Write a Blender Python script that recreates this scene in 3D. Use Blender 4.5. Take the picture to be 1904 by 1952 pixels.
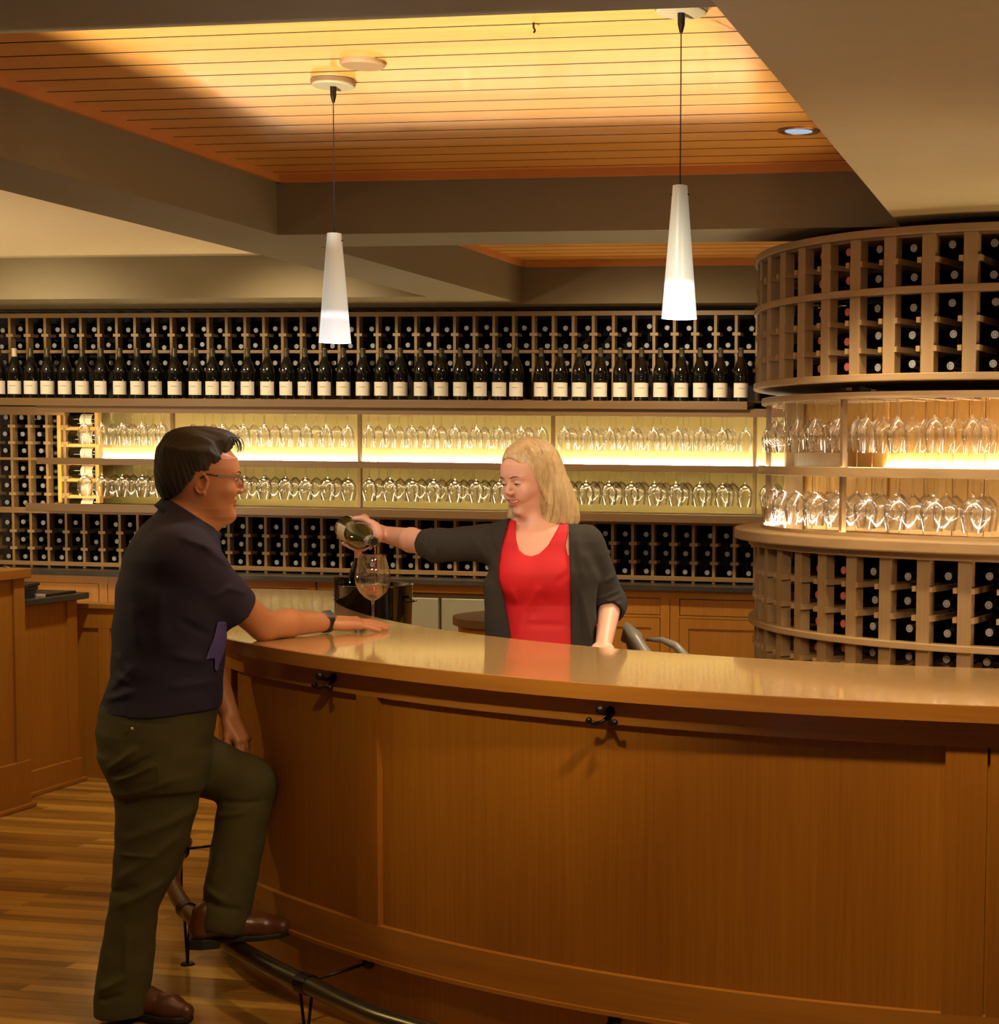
import bpy, bmesh, math, random
import numpy as np
from mathutils import Vector, Matrix, Euler
random.seed(7); np.random.seed(7)
PI = math.pi
for o in list(bpy.data.objects): bpy.data.objects.remove(o, do_unlink=True)
SC = bpy.context.scene
COL = SC.collection

# ------------------------------------------------------------------ camera
# world: X along the back wall (to the right), Y away from the camera, Z up, floor at 0
F_PX = 3208.43; PPX, PPY = 1515.07, 1100.68      # focal length and principal point of the uncropped lens
RW = np.array([[0.98389221, 0.02361993, -0.1771954],
               [0.17838218, -0.06508177, 0.98180658],
               [0.01165801, -0.99760035, -0.06824683]])   # rows: world axes in camera terms (right, down, forward)
EYE = np.array([0.0, 0.0, 1.63])
cam_d = bpy.data.cameras.new('camera'); cam = bpy.data.objects.new('camera', cam_d); COL.objects.link(cam)
cam_d.sensor_fit = 'HORIZONTAL'; cam_d.sensor_width = 36.0
cam_d.lens = 36.0 * F_PX / 1904.0
cam_d.shift_x = -(PPX - 952.0) / 1904.0
cam_d.shift_y = (PPY - 976.0) / 1904.0
cam_d.clip_start = 0.05; cam_d.clip_end = 60
mw = Matrix(((RW[0][0], -RW[0][1], -RW[0][2], EYE[0]), (RW[1][0], -RW[1][1], -RW[1][2], EYE[1]),
             (RW[2][0], -RW[2][1], -RW[2][2], EYE[2]), (0, 0, 0, 1)))
cam.matrix_world = mw
SC.camera = cam

def at(px, py, x=None, y=None, z=None):
    """point of the place seen at photo position (px, py) on the plane x=, y= or z="""
    r = RW @ np.array([px - PPX, py - PPY, F_PX])
    if z is not None: t = (z - EYE[2]) / r[2]
    elif y is not None: t = (y - EYE[1]) / r[1]
    else: t = (x - EYE[0]) / r[0]
    return EYE + t * r

# ------------------------------------------------------------------ view, world, lights
SC.view_settings.view_transform = 'Standard'
SC.view_settings.look = 'None'
SC.view_settings.exposure = 0.0
SC.view_settings.gamma = 1.0
SC.view_settings.use_curve_mapping = False
wd = bpy.data.worlds.new('world'); SC.world = wd; wd.use_nodes = True
bg = wd.node_tree.nodes['Background']
bg.inputs[0].default_value = (1.0, 0.66, 0.30, 1); bg.inputs[1].default_value = 0.045

def lamp(kind, name, loc, energy, color, size=0.1, target=None, spot=1.2, blend=0.6, square=False, size_y=None):
    l = bpy.data.lights.new(name, kind); l.energy = energy; l.color = color
    if kind == 'SPOT':
        l.spot_size = spot; l.spot_blend = blend; l.use_square = square; l.shadow_soft_size = size
    elif kind == 'AREA':
        l.size = size
        if size_y: l.shape = 'RECTANGLE'; l.size_y = size_y
    else: l.shadow_soft_size = size
    o = bpy.data.objects.new(name, l); COL.objects.link(o); o.location = loc
    if target is not None:
        d = Vector(target) - Vector(loc)
        o.rotation_euler = d.to_track_quat('-Z', 'Y').to_euler()
    return o
WARM = (1.0, 0.72, 0.40); WARM2 = (1.0, 0.80, 0.52); AMBER = (1.0, 0.62, 0.22)
# unseen light, added to throw the bright patch on the boarded ceiling bay
lamp('POINT', 'added_patch_light', (-1.87, 1.20, 0.10), 2700, (1.0, 0.92, 0.80), 0.012)
# recessed downlights
lamp('SPOT', 'downlight_beam', (-1.033, 5.69, 2.73), 120, WARM2, 0.05, (-1.033, 5.6, 0), 1.7, 0.7)
lamp('SPOT', 'downlight_beam', (-0.25, 3.10, 2.50), 200, WARM, 0.06, (-0.9, 4.3, 0.6), 1.6, 0.9)
lamp('SPOT', 'downlight_beam', (-1.75, 2.90, 2.50), 22, WARM, 0.06, (-1.5, 4.0, 0.6), 1.3, 0.9)
lamp('SPOT', 'downlight_beam', (-4.7, 4.0, 2.50), 60, (1.0, 0.80, 0.36), 0.06, (-3.0, 4.5, 0.5), 1.1, 0.8)
lamp('SPOT', 'downlight_beam', (-1.35, 2.60, 2.50), 180, WARM2, 0.06, (-1.45, 5.3, 1.1), 0.95, 0.7)
lamp('SPOT', 'downlight_beam', (-0.75, 5.25, 2.50), 55, WARM2, 0.05, (-0.6, 5.9, 0.8), 1.8, 0.7)
lamp('SPOT', 'downlight_beam', (0.35, 5.15, 2.50), 50, WARM2, 0.05, (0.2, 5.8, 0.8), 1.8, 0.7)
lamp('SPOT', 'downlight_beam', (-4.2, 6.6, 2.70), 110, WARM2, 0.06, (-4.4, 7.6, 0.3), 1.7, 0.8)
lamp('SPOT', 'downlight_beam', (-2.6, 8.0, 2.70), 130, WARM2, 0.06, (-2.4, 9.3, 0.8), 2.0, 0.8)
lamp('SPOT', 'downlight_beam', (-4.4, 8.0, 2.70), 90, WARM2, 0.06, (-4.4, 9.3, 1.0), 2.0, 0.8)
lamp('SPOT', 'downlight_beam', (-6.0, 7.8, 2.70), 90, WARM2, 0.06, (-6.0, 9.3, 1.0), 2.0, 0.8)
lamp('SPOT', 'downlight_beam', (-3.6, 2.9, 2.50), 12, WARM2, 0.06, (-3.4, 3.9, 0.0), 1.5, 0.8)
# unseen area lights, added to brighten the right soffit and left ceiling bay
lamp('AREA', 'added_wash_light', (1.3, 4.7, 0.5), 135, WARM, 1.0, (0.9, 5.0, 2.5))
lamp('AREA', 'added_wash_light', (-6.5, 6.0, 0.9), 95, WARM2, 1.0, (-5.8, 7.2, 2.7))

# ------------------------------------------------------------------ materials
def nmat(name):
    m = bpy.data.materials.new(name); m.use_nodes = True
    nt = m.node_tree; b = nt.nodes['Principled BSDF']
    return m, nt, b
def plain(name, col, rough=0.5, metal=0.0, spec=0.5, coat=0.0, sss=0.0, bump=None, var=0.0):
    m, nt, b = nmat(name)
    b.inputs['Base Color'].default_value = (*col, 1); b.inputs['Roughness'].default_value = rough
    b.inputs['Metallic'].default_value = metal; b.inputs['Specular IOR Level'].default_value = spec
    b.inputs['Coat Weight'].default_value = coat
    if sss:
        b.inputs['Subsurface Weight'].default_value = sss
        b.inputs['Subsurface Radius'].default_value = (0.012, 0.005, 0.003)
    N = nt.nodes; L = nt.links
    tc = N.new('ShaderNodeTexCoord')
    if var:
        nz = N.new('ShaderNodeTexNoise'); nz.inputs['Scale'].default_value = 9; nz.inputs['Detail'].default_value = 4
        L.new(tc.outputs['Object'], nz.inputs['Vector'])
        mx = N.new('ShaderNodeMix'); mx.data_type = 'RGBA'
        mx.inputs['A'].default_value = (*[c * (1 - var) for c in col], 1); mx.inputs['B'].default_value = (*[min(1, c * (1 + var)) for c in col], 1)
        L.new(nz.outputs['Fac'], mx.inputs['Factor']); L.new(mx.outputs['Result'], b.inputs['Base Color'])
    if bump:
        nz = N.new('ShaderNodeTexNoise'); nz.inputs['Scale'].default_value = bump[0]; nz.inputs['Detail'].default_value = 3
        L.new(tc.outputs['Object'], nz.inputs['Vector'])
        bp = N.new('ShaderNodeBump'); bp.inputs['Strength'].default_value = bump[1]; bp.inputs['Distance'].default_value = 0.002
        L.new(nz.outputs['Fac'], bp.inputs['Height']); L.new(bp.outputs['Normal'], b.inputs['Normal'])
    return m
def wood(name, dark, light, axis='Z', grain=55, rough=0.38, coat=0.0, stretch=0.03, broad=3.0, contrast=1.0, coatr=0.12):
    """fine straight grain running along axis, with broad tone drift"""
    m, nt, b = nmat(name); N = nt.nodes; L = nt.links
    tc = N.new('ShaderNodeTexCoord')
    def noise(sc, st, det):
        mp = N.new('ShaderNodeMapping')
        s = [sc, sc, sc]; s['XYZ'.index(axis)] = sc * st
        mp.inputs['Scale'].default_value = s
        L.new(tc.outputs['Object'], mp.inputs['Vector'])
        nz = N.new('ShaderNodeTexNoise'); nz.inputs['Scale'].default_value = 1; nz.inputs['Detail'].default_value = det
        nz.inputs['Roughness'].default_value = 0.6
        L.new(mp.outputs['Vector'], nz.inputs['Vector']); return nz.outputs['Fac']
    fine = noise(grain, stretch, 3); br = noise(broad, 0.18, 3)
    a = N.new('ShaderNodeMath'); a.operation = 'MULTIPLY'; a.inputs[1].default_value = 0.55 * contrast; L.new(fine, a.inputs[0])
    c = N.new('ShaderNodeMath'); c.operation = 'MULTIPLY_ADD'; c.inputs[1].default_value = 0.75 * contrast
    L.new(br, c.inputs[0]); L.new(a.outputs[0], c.inputs[2])
    r = N.new('ShaderNodeMapRange'); r.inputs['From Min'].default_value = 0.65 * contrast - 0.30; r.inputs['From Max'].default_value = 0.65 * contrast + 0.30
    L.new(c.outputs[0], r.inputs['Value'])
    mx = N.new('ShaderNodeMix'); mx.data_type = 'RGBA'
    mx.inputs['A'].default_value = (*dark, 1); mx.inputs['B'].default_value = (*light, 1)
    L.new(r.outputs[0], mx.inputs['Factor']); L.new(mx.outputs['Result'], b.inputs['Base Color'])
    b.inputs['Roughness'].default_value = rough; b.inputs['Coat Weight'].default_value = coat; b.inputs['Coat Roughness'].default_value = coatr
    bp = N.new('ShaderNodeBump'); bp.inputs['Strength'].default_value = 0.12; bp.inputs['Distance'].default_value = 0.001
    L.new(fine, bp.inputs['Height']); L.new(bp.outputs['Normal'], b.inputs['Normal'])
    return m
def emit(name, col, strength):
    m = bpy.data.materials.new(name); m.use_nodes = True; nt = m.node_tree
    for n in list(nt.nodes):
        if n.type == 'BSDF_PRINCIPLED': nt.nodes.remove(n)
    e = nt.nodes.new('ShaderNodeEmission'); e.inputs[0].default_value = (*col, 1); e.inputs[1].default_value = strength
    nt.links.new(e.outputs[0], [n for n in nt.nodes if n.type == 'OUTPUT_MATERIAL'][0].inputs[0])
    return m
def thin_glass(name, tint=(1, 1, 1), rough=0.0, body=0.35, edge=0.85):
    """thin blown glass: mostly see-through, mirror-like towards the rim of every curve"""
    m = bpy.data.materials.new(name); m.use_nodes = True; nt = m.node_tree; N = nt.nodes; L = nt.links
    for n in list(N):
        if n.type == 'BSDF_PRINCIPLED': N.remove(n)
    out = [n for n in N if n.type == 'OUTPUT_MATERIAL'][0]
    tr = N.new('ShaderNodeBsdfTransparent'); tr.inputs[0].default_value = (*tint, 1)
    gl = N.new('ShaderNodeBsdfGlossy'); gl.inputs['Roughness'].default_value = rough; gl.inputs[0].default_value = (1, 1, 1, 1)
    rf = N.new('ShaderNodeBsdfRefraction'); rf.inputs['IOR'].default_value = 1.35; rf.inputs['Roughness'].default_value = 0.02; rf.inputs[0].default_value = (*tint, 1)
    lw = N.new('ShaderNodeLayerWeight'); lw.inputs[0].default_value = 0.30
    mr = N.new('ShaderNodeMapRange'); mr.inputs['To Min'].default_value = 0.05; mr.inputs['To Max'].default_value = edge
    L.new(lw.outputs['Facing'], mr.inputs['Value'])
    m1 = N.new('ShaderNodeMixShader'); m1.inputs[0].default_value = body; L.new(tr.outputs[0], m1.inputs[1]); L.new(rf.outputs[0], m1.inputs[2])
    m2 = N.new('ShaderNodeMixShader'); L.new(mr.outputs[0], m2.inputs[0]); L.new(m1.outputs[0], m2.inputs[1]); L.new(gl.outputs[0], m2.inputs[2])
    L.new(m2.outputs[0], out.inputs[0])
    return m

M = {}
M['bar_front'] = wood('bar_front_wood', (0.20, 0.062, 0.003), (0.38, 0.145, 0.008), 'Z', 130, 0.42, 0.15, 0.02, 2.2, coatr=0.3)
M['bar_top'] = wood('bar_top_wood', (0.52, 0.32, 0.115), (0.70, 0.47, 0.21), 'X', 60, 0.22, 1.0, 0.04, 2.5, coatr=0.07)
M['nosing'] = wood('bar_edge_wood', (0.27, 0.095, 0.010), (0.43, 0.18, 0.025), 'X', 60, 0.30, 0.4, 0.05, 3)
M['rack'] = wood('rack_wood', (0.25, 0.155, 0.065), (0.38, 0.245, 0.115), 'Z', 90, 0.5, 0, 0.03, 6)
M['rack_h'] = wood('rack_rail_wood', (0.25, 0.155, 0.065), (0.38, 0.245, 0.115), 'X', 60, 0.5, 0, 0.04, 6)
M['rack_dark'] = wood('back_rack_wood', (0.22, 0.125, 0.045), (0.34, 0.205, 0.085), 'Z', 90, 0.5, 0, 0.03, 6)
M['rack_dark_h'] = wood('back_rack_rail_wood', (0.20, 0.11, 0.038), (0.31, 0.18, 0.07), 'X', 60, 0.5, 0, 0.04, 6)
M['shelf_brown'] = wood('shelf_wood', (0.12, 0.066, 0.024), (0.19, 0.108, 0.042), 'X', 60, 0.4, 0, 0.04, 4)
M['cabinet'] = wood('cabinet_wood', (0.30, 0.115, 0.010), (0.46, 0.205, 0.025), 'Z', 110, 0.4, 0.1, 0.02, 3)
M['ceiling_wood'] = wood('ceiling_board_wood', (0.54, 0.21, 0.022), (0.74, 0.36, 0.07), 'X', 45, 0.33, 0.3, 0.03, 3)
M['ceiling_trim'] = wood('ceiling_trim_wood', (0.50, 0.17, 0.03), (0.62, 0.25, 0.06), 'X', 60, 0.4, 0, 0.03, 3)
M['core'] = wood('core_board_wood', (0.50, 0.27, 0.06), (0.70, 0.42, 0.12), 'Z', 40, 0.45, 0, 0.03, 8)
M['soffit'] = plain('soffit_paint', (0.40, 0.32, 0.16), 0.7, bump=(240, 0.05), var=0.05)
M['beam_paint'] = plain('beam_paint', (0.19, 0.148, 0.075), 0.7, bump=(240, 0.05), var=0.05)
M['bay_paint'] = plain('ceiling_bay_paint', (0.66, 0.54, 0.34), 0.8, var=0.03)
M['black'] = plain('black_void_shade', (0.004, 0.003, 0.003), 0.8, var=0.2)  # flat black; carries the shade of rack depths and gaps in its colour
M['stone'] = plain('dark_stone', (0.045, 0.040, 0.032), 0.22, var=0.4)
M['steel'] = plain('brushed_steel_panel', (0.42, 0.42, 0.30), 0.38, 0.55, var=0.1)
M['back_panel'] = plain('glass_bay_back_panel', (0.66, 0.54, 0.19), 0.6, var=0.03)
M['iron'] = plain('oiled_bronze', (0.025, 0.018, 0.014), 0.35, 0.8, var=0.3)
M['rail_metal'] = plain('foot_rail_metal', (0.11, 0.095, 0.06), 0.30, 0.9, var=0.1)
M['bottle'] = plain('black_bottle_glass', (0.004, 0.004, 0.003), 0.06, coat=0.5)
M['capsule'] = plain('dark_capsule_foil', (0.05, 0.048, 0.045), 0.35, 0.6)
M['capsule_gold'] = plain('olive_capsule_foil', (0.10, 0.09, 0.05), 0.35, 0.6)
M['capsule_red'] = plain('wine_red_capsule_foil', (0.36, 0.035, 0.05), 0.35, 0.3)
M['capsule_white'] = plain('cream_capsule_foil', (0.6, 0.52, 0.36), 0.45)
M['cap_disc'] = plain('silver_capsule_disc', (0.34, 0.34, 0.35), 0.4, 0.0)
M['label'] = plain('cream_paper_label', (0.70, 0.63, 0.50), 0.7, var=0.04)
M['print'] = plain('grey_label_print', (0.30, 0.26, 0.20), 0.7)
M['glass'] = thin_glass('hanging_glass')
M['led'] = emit('led_strip_white', (1.0, 0.90, 0.74), 40)
M['led_w'] = emit('led_strip_warm', (1.0, 0.80, 0.45), 48)
M['added_f'] = emit('added_strip_front', (1.0, 0.82, 0.50), 34)
M['added_l'] = emit('added_strip_lower', (1.0, 0.80, 0.40), 50)
M['led_c'] = emit('led_strip_core', (1.0, 0.88, 0.66), 105)
M['added_t'] = emit('added_strip_top', (1.0, 0.78, 0.38), 24)
M['black_plastic'] = plain('black_plastic', (0.012, 0.012, 0.014), 0.3)
M['grey_plastic'] = plain('grey_leatherette', (0.16, 0.15, 0.13), 0.35, var=0.15)

# ------------------------------------------------------------------ mesh helpers
class MB:
    def __init__(s): s.v = []; s.f = []; s.m = []
    def add(s, vs, fs, mi=0):
        n = len(s.v); s.v += [tuple(map(float, v)) for v in vs]
        for f in fs: s.f.append(tuple(n + i for i in f)); s.m.append(mi)
        return s
    def box(s, x0, x1, y0, y1, z0, z1, mi=0):
        vs = [(x, y, z) for z in (z0, z1) for y in (y0, y1) for x in (x0, x1)]
        return s.add(vs, [(0, 2, 3, 1), (4, 5, 7, 6), (0, 1, 5, 4), (2, 6, 7, 3), (0, 4, 6, 2), (1, 3, 7, 5)], mi)
    def bar(s, a, b, w, h, up=(0, 0, 1), mi=0):
        a = Vector(a); b = Vector(b); d = (b - a).normalized(); r = d.cross(Vector(up)).normalized(); u = r.cross(d)
        vs = []
        for p in (a, b):
            for sx, sy in ((-1, -1), (1, -1), (1, 1), (-1, 1)): vs.append(p + r * sx * w / 2 + u * sy * h / 2)
        return s.add(vs, [(3, 2, 1, 0), (4, 5, 6, 7), (0, 1, 5, 4), (1, 2, 6, 5), (2, 3, 7, 6), (3, 0, 4, 7)], mi)
    def arc(s, c, r0, r1, a0, a1, z0, z1, n=48, mi=0, df=None):
        vs = []; fs = []; R0, R1 = r0, r1
        for i in range(n + 1):
            a = math.radians(a0 + (a1 - a0) * i / n); ca, sa = math.cos(a), math.sin(a)
            if df: q = df(math.degrees(a)); r0, r1 = R0 + q, R1 + q
            for r, z in ((r0, z0), (r1, z0), (r1, z1), (r0, z1)): vs.append((c[0] + r * ca, c[1] + r * sa, z))
        for i in range(n):
            k = 4 * i
            for j in range(4): fs.append((k + j, k + (j + 1) % 4, k + 4 + (j + 1) % 4, k + 4 + j))
        fs.append((3, 2, 1, 0)); k = 4 * n; fs.append((k, k + 1, k + 2, k + 3))
        return s.add(vs, fs, mi)
    def slab(s, outer, inner, z0, z1, mi=0, mis=None):
        """strip between two equally long plan curves"""
        vs = []; fs = []; n = len(outer)
        for (a, b) in zip(outer, inner):
            vs += [(b[0], b[1], z0), (a[0], a[1], z0), (a[0], a[1], z1), (b[0], b[1], z1)]
        for i in range(n - 1):
            k = 4 * i
            for j in range(4): fs.append((k + j, k + (j + 1) % 4, k + 4 + (j + 1) % 4, k + 4 + j))
        fs.append((3, 2, 1, 0)); k = 4 * (n - 1); fs.append((k, k + 1, k + 2, k + 3))
        return s.add(vs, fs, mi)
    def tube(s, pts, r, n=10, mi=0, caps=True):
        pts = [Vector(p) for p in pts]; vs = []; fs = []; u = None
        rr = r if isinstance(r, (list, tuple)) else [r] * len(pts)
        for i, p in enumerate(pts):
            d = (pts[min(i + 1, len(pts) - 1)] - pts[max(i - 1, 0)]).normalized()
            if u is None: u = d.orthogonal().normalized()
            u = (u - d * u.dot(d)).normalized(); w = d.cross(u)
            for k in range(n):
                a = 2 * PI * k / n; vs.append(p + (u * math.cos(a) + w * math.sin(a)) * rr[i])
        for i in range(len(pts) - 1):
            for k in range(n): fs.append((i * n + k, i * n + (k + 1) % n, (i + 1) * n + (k + 1) % n, (i + 1) * n + k))
        if caps: fs.append(tuple(range(n - 1, -1, -1))); fs.append(tuple((len(pts) - 1) * n + k for k in range(n)))
        return s.add(vs, fs, mi)
    def lathe(s, prof, n=24, c=(0, 0, 0), mi=0, mis=None, arc=None):
        """profile of (r, z) turned about the vertical through c"""
        vs = []; full = arc is None; a0, a1 = (0, 2 * PI) if full else arc
        m_ = n if full else n + 1
        for (r, z) in prof:
            for k in range(m_):
                a = a0 + (a1 - a0) * k / n; vs.append((c[0] + r * math.cos(a), c[1] + r * math.sin(a), c[2] + z))
        base = len(s.v); s.v += [tuple(map(float, v)) for v in vs]
        for i in range(len(prof) - 1):
            for k in range(n):
                k2 = (k + 1) % m_ if full else k + 1
                s.f.append((base + i * m_ + k, base + i * m_ + k2, base + (i + 1) * m_ + k2, base + (i + 1) * m_ + k))
                s.m.append(mis[i] if mis else mi)
        return s
    def sphere(s, c, r, n=12, mi=0, sc=(1, 1, 1)):
        vs = []; fs = []
        for i in range(n + 1):
            t = PI * i / n
            for k in range(2 * n):
                a = PI * k / n; vs.append((c[0] + r * sc[0] * math.sin(t) * math.cos(a), c[1] + r * sc[1] * math.sin(t) * math.sin(a), c[2] + r * sc[2] * math.cos(t)))
        for i in range(n):
            for k in range(2 * n): fs.append((i * 2 * n + k, (i + 1) * 2 * n + k, (i + 1) * 2 * n + (k + 1) % (2 * n), i * 2 * n + (k + 1) % (2 * n)))
        return s.add(vs, fs, mi)
    def build(s, name, mats, parent=None, smooth=False, bevel=0, loc=None, fix=False, angle=None):
        me = bpy.data.meshes.new(name); me.from_pydata(s.v, [], s.f)
        for m in (mats if isinstance(mats, (list, tuple)) else [mats]): me.materials.append(m)
        me.polygons.foreach_set('material_index', s.m)
        if fix:
            bm = bmesh.new(); bm.from_mesh(me); bmesh.ops.remove_doubles(bm, verts=bm.verts, dist=1e-6)
            bmesh.ops.recalc_face_normals(bm, faces=bm.faces); bm.to_mesh(me); bm.free()
        if smooth: me.polygons.foreach_set('use_smooth', [True] * len(me.polygons))
        me.update()
        if angle is not None:
            me.polygons.foreach_set('use_smooth', [True] * len(me.polygons)); me.set_sharp_from_angle(angle=math.radians(angle))
        o = bpy.data.objects.new(name, me); COL.objects.link(o)
        if parent: o.parent = parent
        if loc: o.location = loc
        if bevel:
            b = o.modifiers.new('bevel', 'BEVEL'); b.width = bevel; b.segments = 2; b.limit_method = 'ANGLE'; b.angle_limit = 0.7
        return o

def empty(name, loc=(0, 0, 0), rot=(0, 0, 0)):
    o = bpy.data.objects.new(name, None); COL.objects.link(o); o.location = loc; o.rotation_euler = rot
    o.empty_display_size = 0.05; return o
def tag(o, label=None, cat=None, group=None, kind=None):
    if label: o['label'] = label
    if cat: o['category'] = cat
    if group: o['group'] = group
    if kind: o['kind'] = kind
    return o
def struct(o): o['kind'] = 'structure'; return o
def dup(src, loc=None, rot=None, label=None, group=None, parent=None):
    r = src.copy(); COL.objects.link(r)
    if loc is not None: r.location = loc
    if rot is not None: r.rotation_euler = rot
    if label: r['label'] = label
    if group: r['group'] = group
    if parent: r.parent = parent
    for ch in list(src.children):
        c = ch.copy(); COL.objects.link(c); c.parent = r
        for g in list(ch.children):
            d = g.copy(); COL.objects.link(d); d.parent = c
    return r
ONES = ['', 'first', 'second', 'third', 'fourth', 'fifth', 'sixth', 'seventh', 'eighth', 'ninth', 'tenth', 'eleventh', 'twelfth', 'thirteenth', 'fourteenth', 'fifteenth', 'sixteenth', 'seventeenth', 'eighteenth', 'nineteenth']
def nth(n):
    if n < 20: return ONES[n]
    t = ['', '', 'twent', 'thirt', 'fort', 'fift'][n // 10]
    return t + 'ieth' if n % 10 == 0 else t + 'y-' + ONES[n % 10]
# ------------------------------------------------------------------ floor and shell
def floor_mat():
    m, nt, b = nmat('strip_floor_wood'); N = nt.nodes; L = nt.links
    tc = N.new('ShaderNodeTexCoord')
    br = N.new('ShaderNodeTexBrick'); br.offset = 0.37; br.inputs['Scale'].default_value = 1.0
    br.inputs['Brick Width'].default_value = 0.95; br.inputs['Row Height'].default_value = 0.058
    br.inputs['Mortar Size'].default_value = 0.0012; br.inputs['Mortar Smooth'].default_value = 0.3
    br.inputs['Color1'].default_value = (0.20, 0.20, 0.20, 1); br.inputs['Color2'].default_value = (0.95, 0.95, 0.95, 1); br.inputs['Mortar'].default_value = (0, 0, 0, 1)
    L.new(tc.outputs['Object'], br.inputs['Vector'])
    mp = N.new('ShaderNodeMapping'); mp.inputs['Scale'].default_value = (1.6, 60, 1); L.new(tc.outputs['Object'], mp.inputs['Vector'])
    nz = N.new('ShaderNodeTexNoise'); nz.inputs['Scale'].default_value = 1; nz.inputs['Detail'].default_value = 4; L.new(mp.outputs[0], nz.inputs['Vector'])
    mp2 = N.new('ShaderNodeMapping'); mp2.inputs['Scale'].default_value = (1.2, 9, 1); L.new(tc.outputs['Object'], mp2.inputs['Vector'])
    nz2 = N.new('ShaderNodeTexNoise'); nz2.inputs['Scale'].default_value = 1; nz2.inputs['Detail'].default_value = 2; L.new(mp2.outputs[0], nz2.inputs['Vector'])
    a = N.new('ShaderNodeMath'); a.operation = 'MULTIPLY_ADD'; a.inputs[1].default_value = 0.9; L.new(nz.outputs['Fac'], a.inputs[0]); L.new(br.outputs['Color'], a.inputs[2])
    a2 = N.new('ShaderNodeMath'); a2.operation = 'MULTIPLY_ADD'; a2.inputs[1].default_value = 0.9; L.new(nz2.outputs['Fac'], a2.inputs[0]); L.new(a.outputs[0], a2.inputs[2])
    r = N.new('ShaderNodeMapRange'); r.inputs['From Min'].default_value = 0.85; r.inputs['From Max'].default_value = 1.95; L.new(a2.outputs[0], r.inputs['Value'])
    mx = N.new('ShaderNodeMix'); mx.data_type = 'RGBA'; mx.inputs['A'].default_value = (0.11, 0.034, 0.003, 1); mx.inputs['B'].default_value = (0.66, 0.36, 0.06, 1)
    L.new(r.outputs[0], mx.inputs['Factor']); L.new(mx.outputs['Result'], b.inputs['Base Color'])
    b.inputs['Roughness'].default_value = 0.30; b.inputs['Coat Weight'].default_value = 0.35; b.inputs['Coat Roughness'].default_value = 0.12
    return m
fl = MB(); fl.box(-9.0, 3.2, 0.8, 9.95, -0.05, 0.0)
struct(fl.build('floor', floor_mat()))
struct(MB().box(-9.0, 3.2, 9.9, 10.0, 0, 3.0).build('wall_back', M['black']))
struct(MB().box(-9.1, -9.0, 2.0, 10.0, 0, 3.0).build('wall_left', M['soffit']))
struct(MB().box(3.2, 3.3, 2.0, 10.0, 0, 3.0).build('wall_right', M['soffit']))
# boarded ceiling bays: grooved boards run along X
def boards(name, x0, x1, y0, y1, z):
    b = MB(); p = 0.1455; y = 4.238 - 40 * p
    while y < y1:
        a = max(y, y0); c = min(y + p - 0.009, y1)
        if c > a + 0.01:
            b.add([(x0, a, z + .02), (x1, a, z + .02), (x1, a + .0005, z), (x0, a + .0005, z), (x1, c - .0005, z), (x0, c - .0005, z), (x1, c, z + .02), (x0, c, z + .02)],
                  [(0, 1, 2, 3), (3, 2, 4, 5), (5, 4, 6, 7)]); b.m[-1] = b.m[-3] = 1
        y += p
    b.box(x0, x1, y0, y1, z + .02, z + .06, 1)
    return struct(b.build(name, [M['ceiling_wood'], plain('groove_shade_wood', (0.03, 0.012, 0.003), 0.8)]))  # groove sides and bottoms coloured dark to stand for shade
boards('ceiling', -3.27, -0.758, 3.27, 6.344, 2.75)
boards('ceiling', -3.27, -0.758, 6.72, 9.27, 2.75)
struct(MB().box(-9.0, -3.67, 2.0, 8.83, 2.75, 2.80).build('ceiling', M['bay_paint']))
# small wood trim around both bays
def trim(pts, name='trim_1'):
    b = MB()
    for a, c in pts: b.bar(a, c, 0.022, 0.030)
    return struct(b.build(name, M['ceiling_trim']))
trim([((-3.259, 3.27, 2.735), (-3.259, 6.344, 2.735)), ((-3.27, 6.333, 2.735), (-0.758, 6.333, 2.735))], 'trim_1')
trim([((-3.259, 6.72, 2.735), (-3.259, 9.27, 2.735)), ((-3.27, 9.259, 2.735), (-0.758, 9.259, 2.735))], 'trim_2')
ZB = 2.515
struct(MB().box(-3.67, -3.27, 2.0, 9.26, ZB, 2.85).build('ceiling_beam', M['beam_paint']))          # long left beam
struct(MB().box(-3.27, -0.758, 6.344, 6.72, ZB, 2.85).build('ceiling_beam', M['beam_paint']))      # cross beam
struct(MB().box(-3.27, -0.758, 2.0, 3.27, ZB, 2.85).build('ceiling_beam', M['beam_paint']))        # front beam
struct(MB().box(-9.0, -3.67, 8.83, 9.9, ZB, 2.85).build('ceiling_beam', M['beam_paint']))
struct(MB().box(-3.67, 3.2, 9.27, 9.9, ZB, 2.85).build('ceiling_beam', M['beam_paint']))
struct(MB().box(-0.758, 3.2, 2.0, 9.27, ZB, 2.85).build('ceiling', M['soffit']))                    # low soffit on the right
# recessed downlight seen in the boards, sensor disc
t = empty('recessed_downlight', (-1.033, 5.694, 2.75)); tag(t, 'round recessed downlight with bronze trim ring in the boarded ceiling', 'ceiling light')
MB().lathe([(0.045, 0.02), (0.047, -0.002), (0.060, -0.006), (0.073, -0.004), (0.075, 0.002)], 32).build('trim_ring', plain('bronze_ring', (0.30, 0.15, 0.05), 0.3, 0.8), t, smooth=True)
MB().lathe([(0.0, -0.003), (0.047, -0.003)], 24).build('lens', emit('downlight_lens', (0.40, 0.52, 0.66), 1.0), t)
t = MB().lathe([(0.0, -0.016), (0.058, -0.016), (0.064, -0.010), (0.064, 0.0)], 32).build('ceiling_cover_plate', plain('beige_plate', (0.26, 0.15, 0.06), 0.6), smooth=False, loc=(-2.084, 4.558, 2.75), angle=40)
tag(t, 'plain round beige cover plate on the boarded ceiling beside the pendant canopy', 'cover plate')
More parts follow.
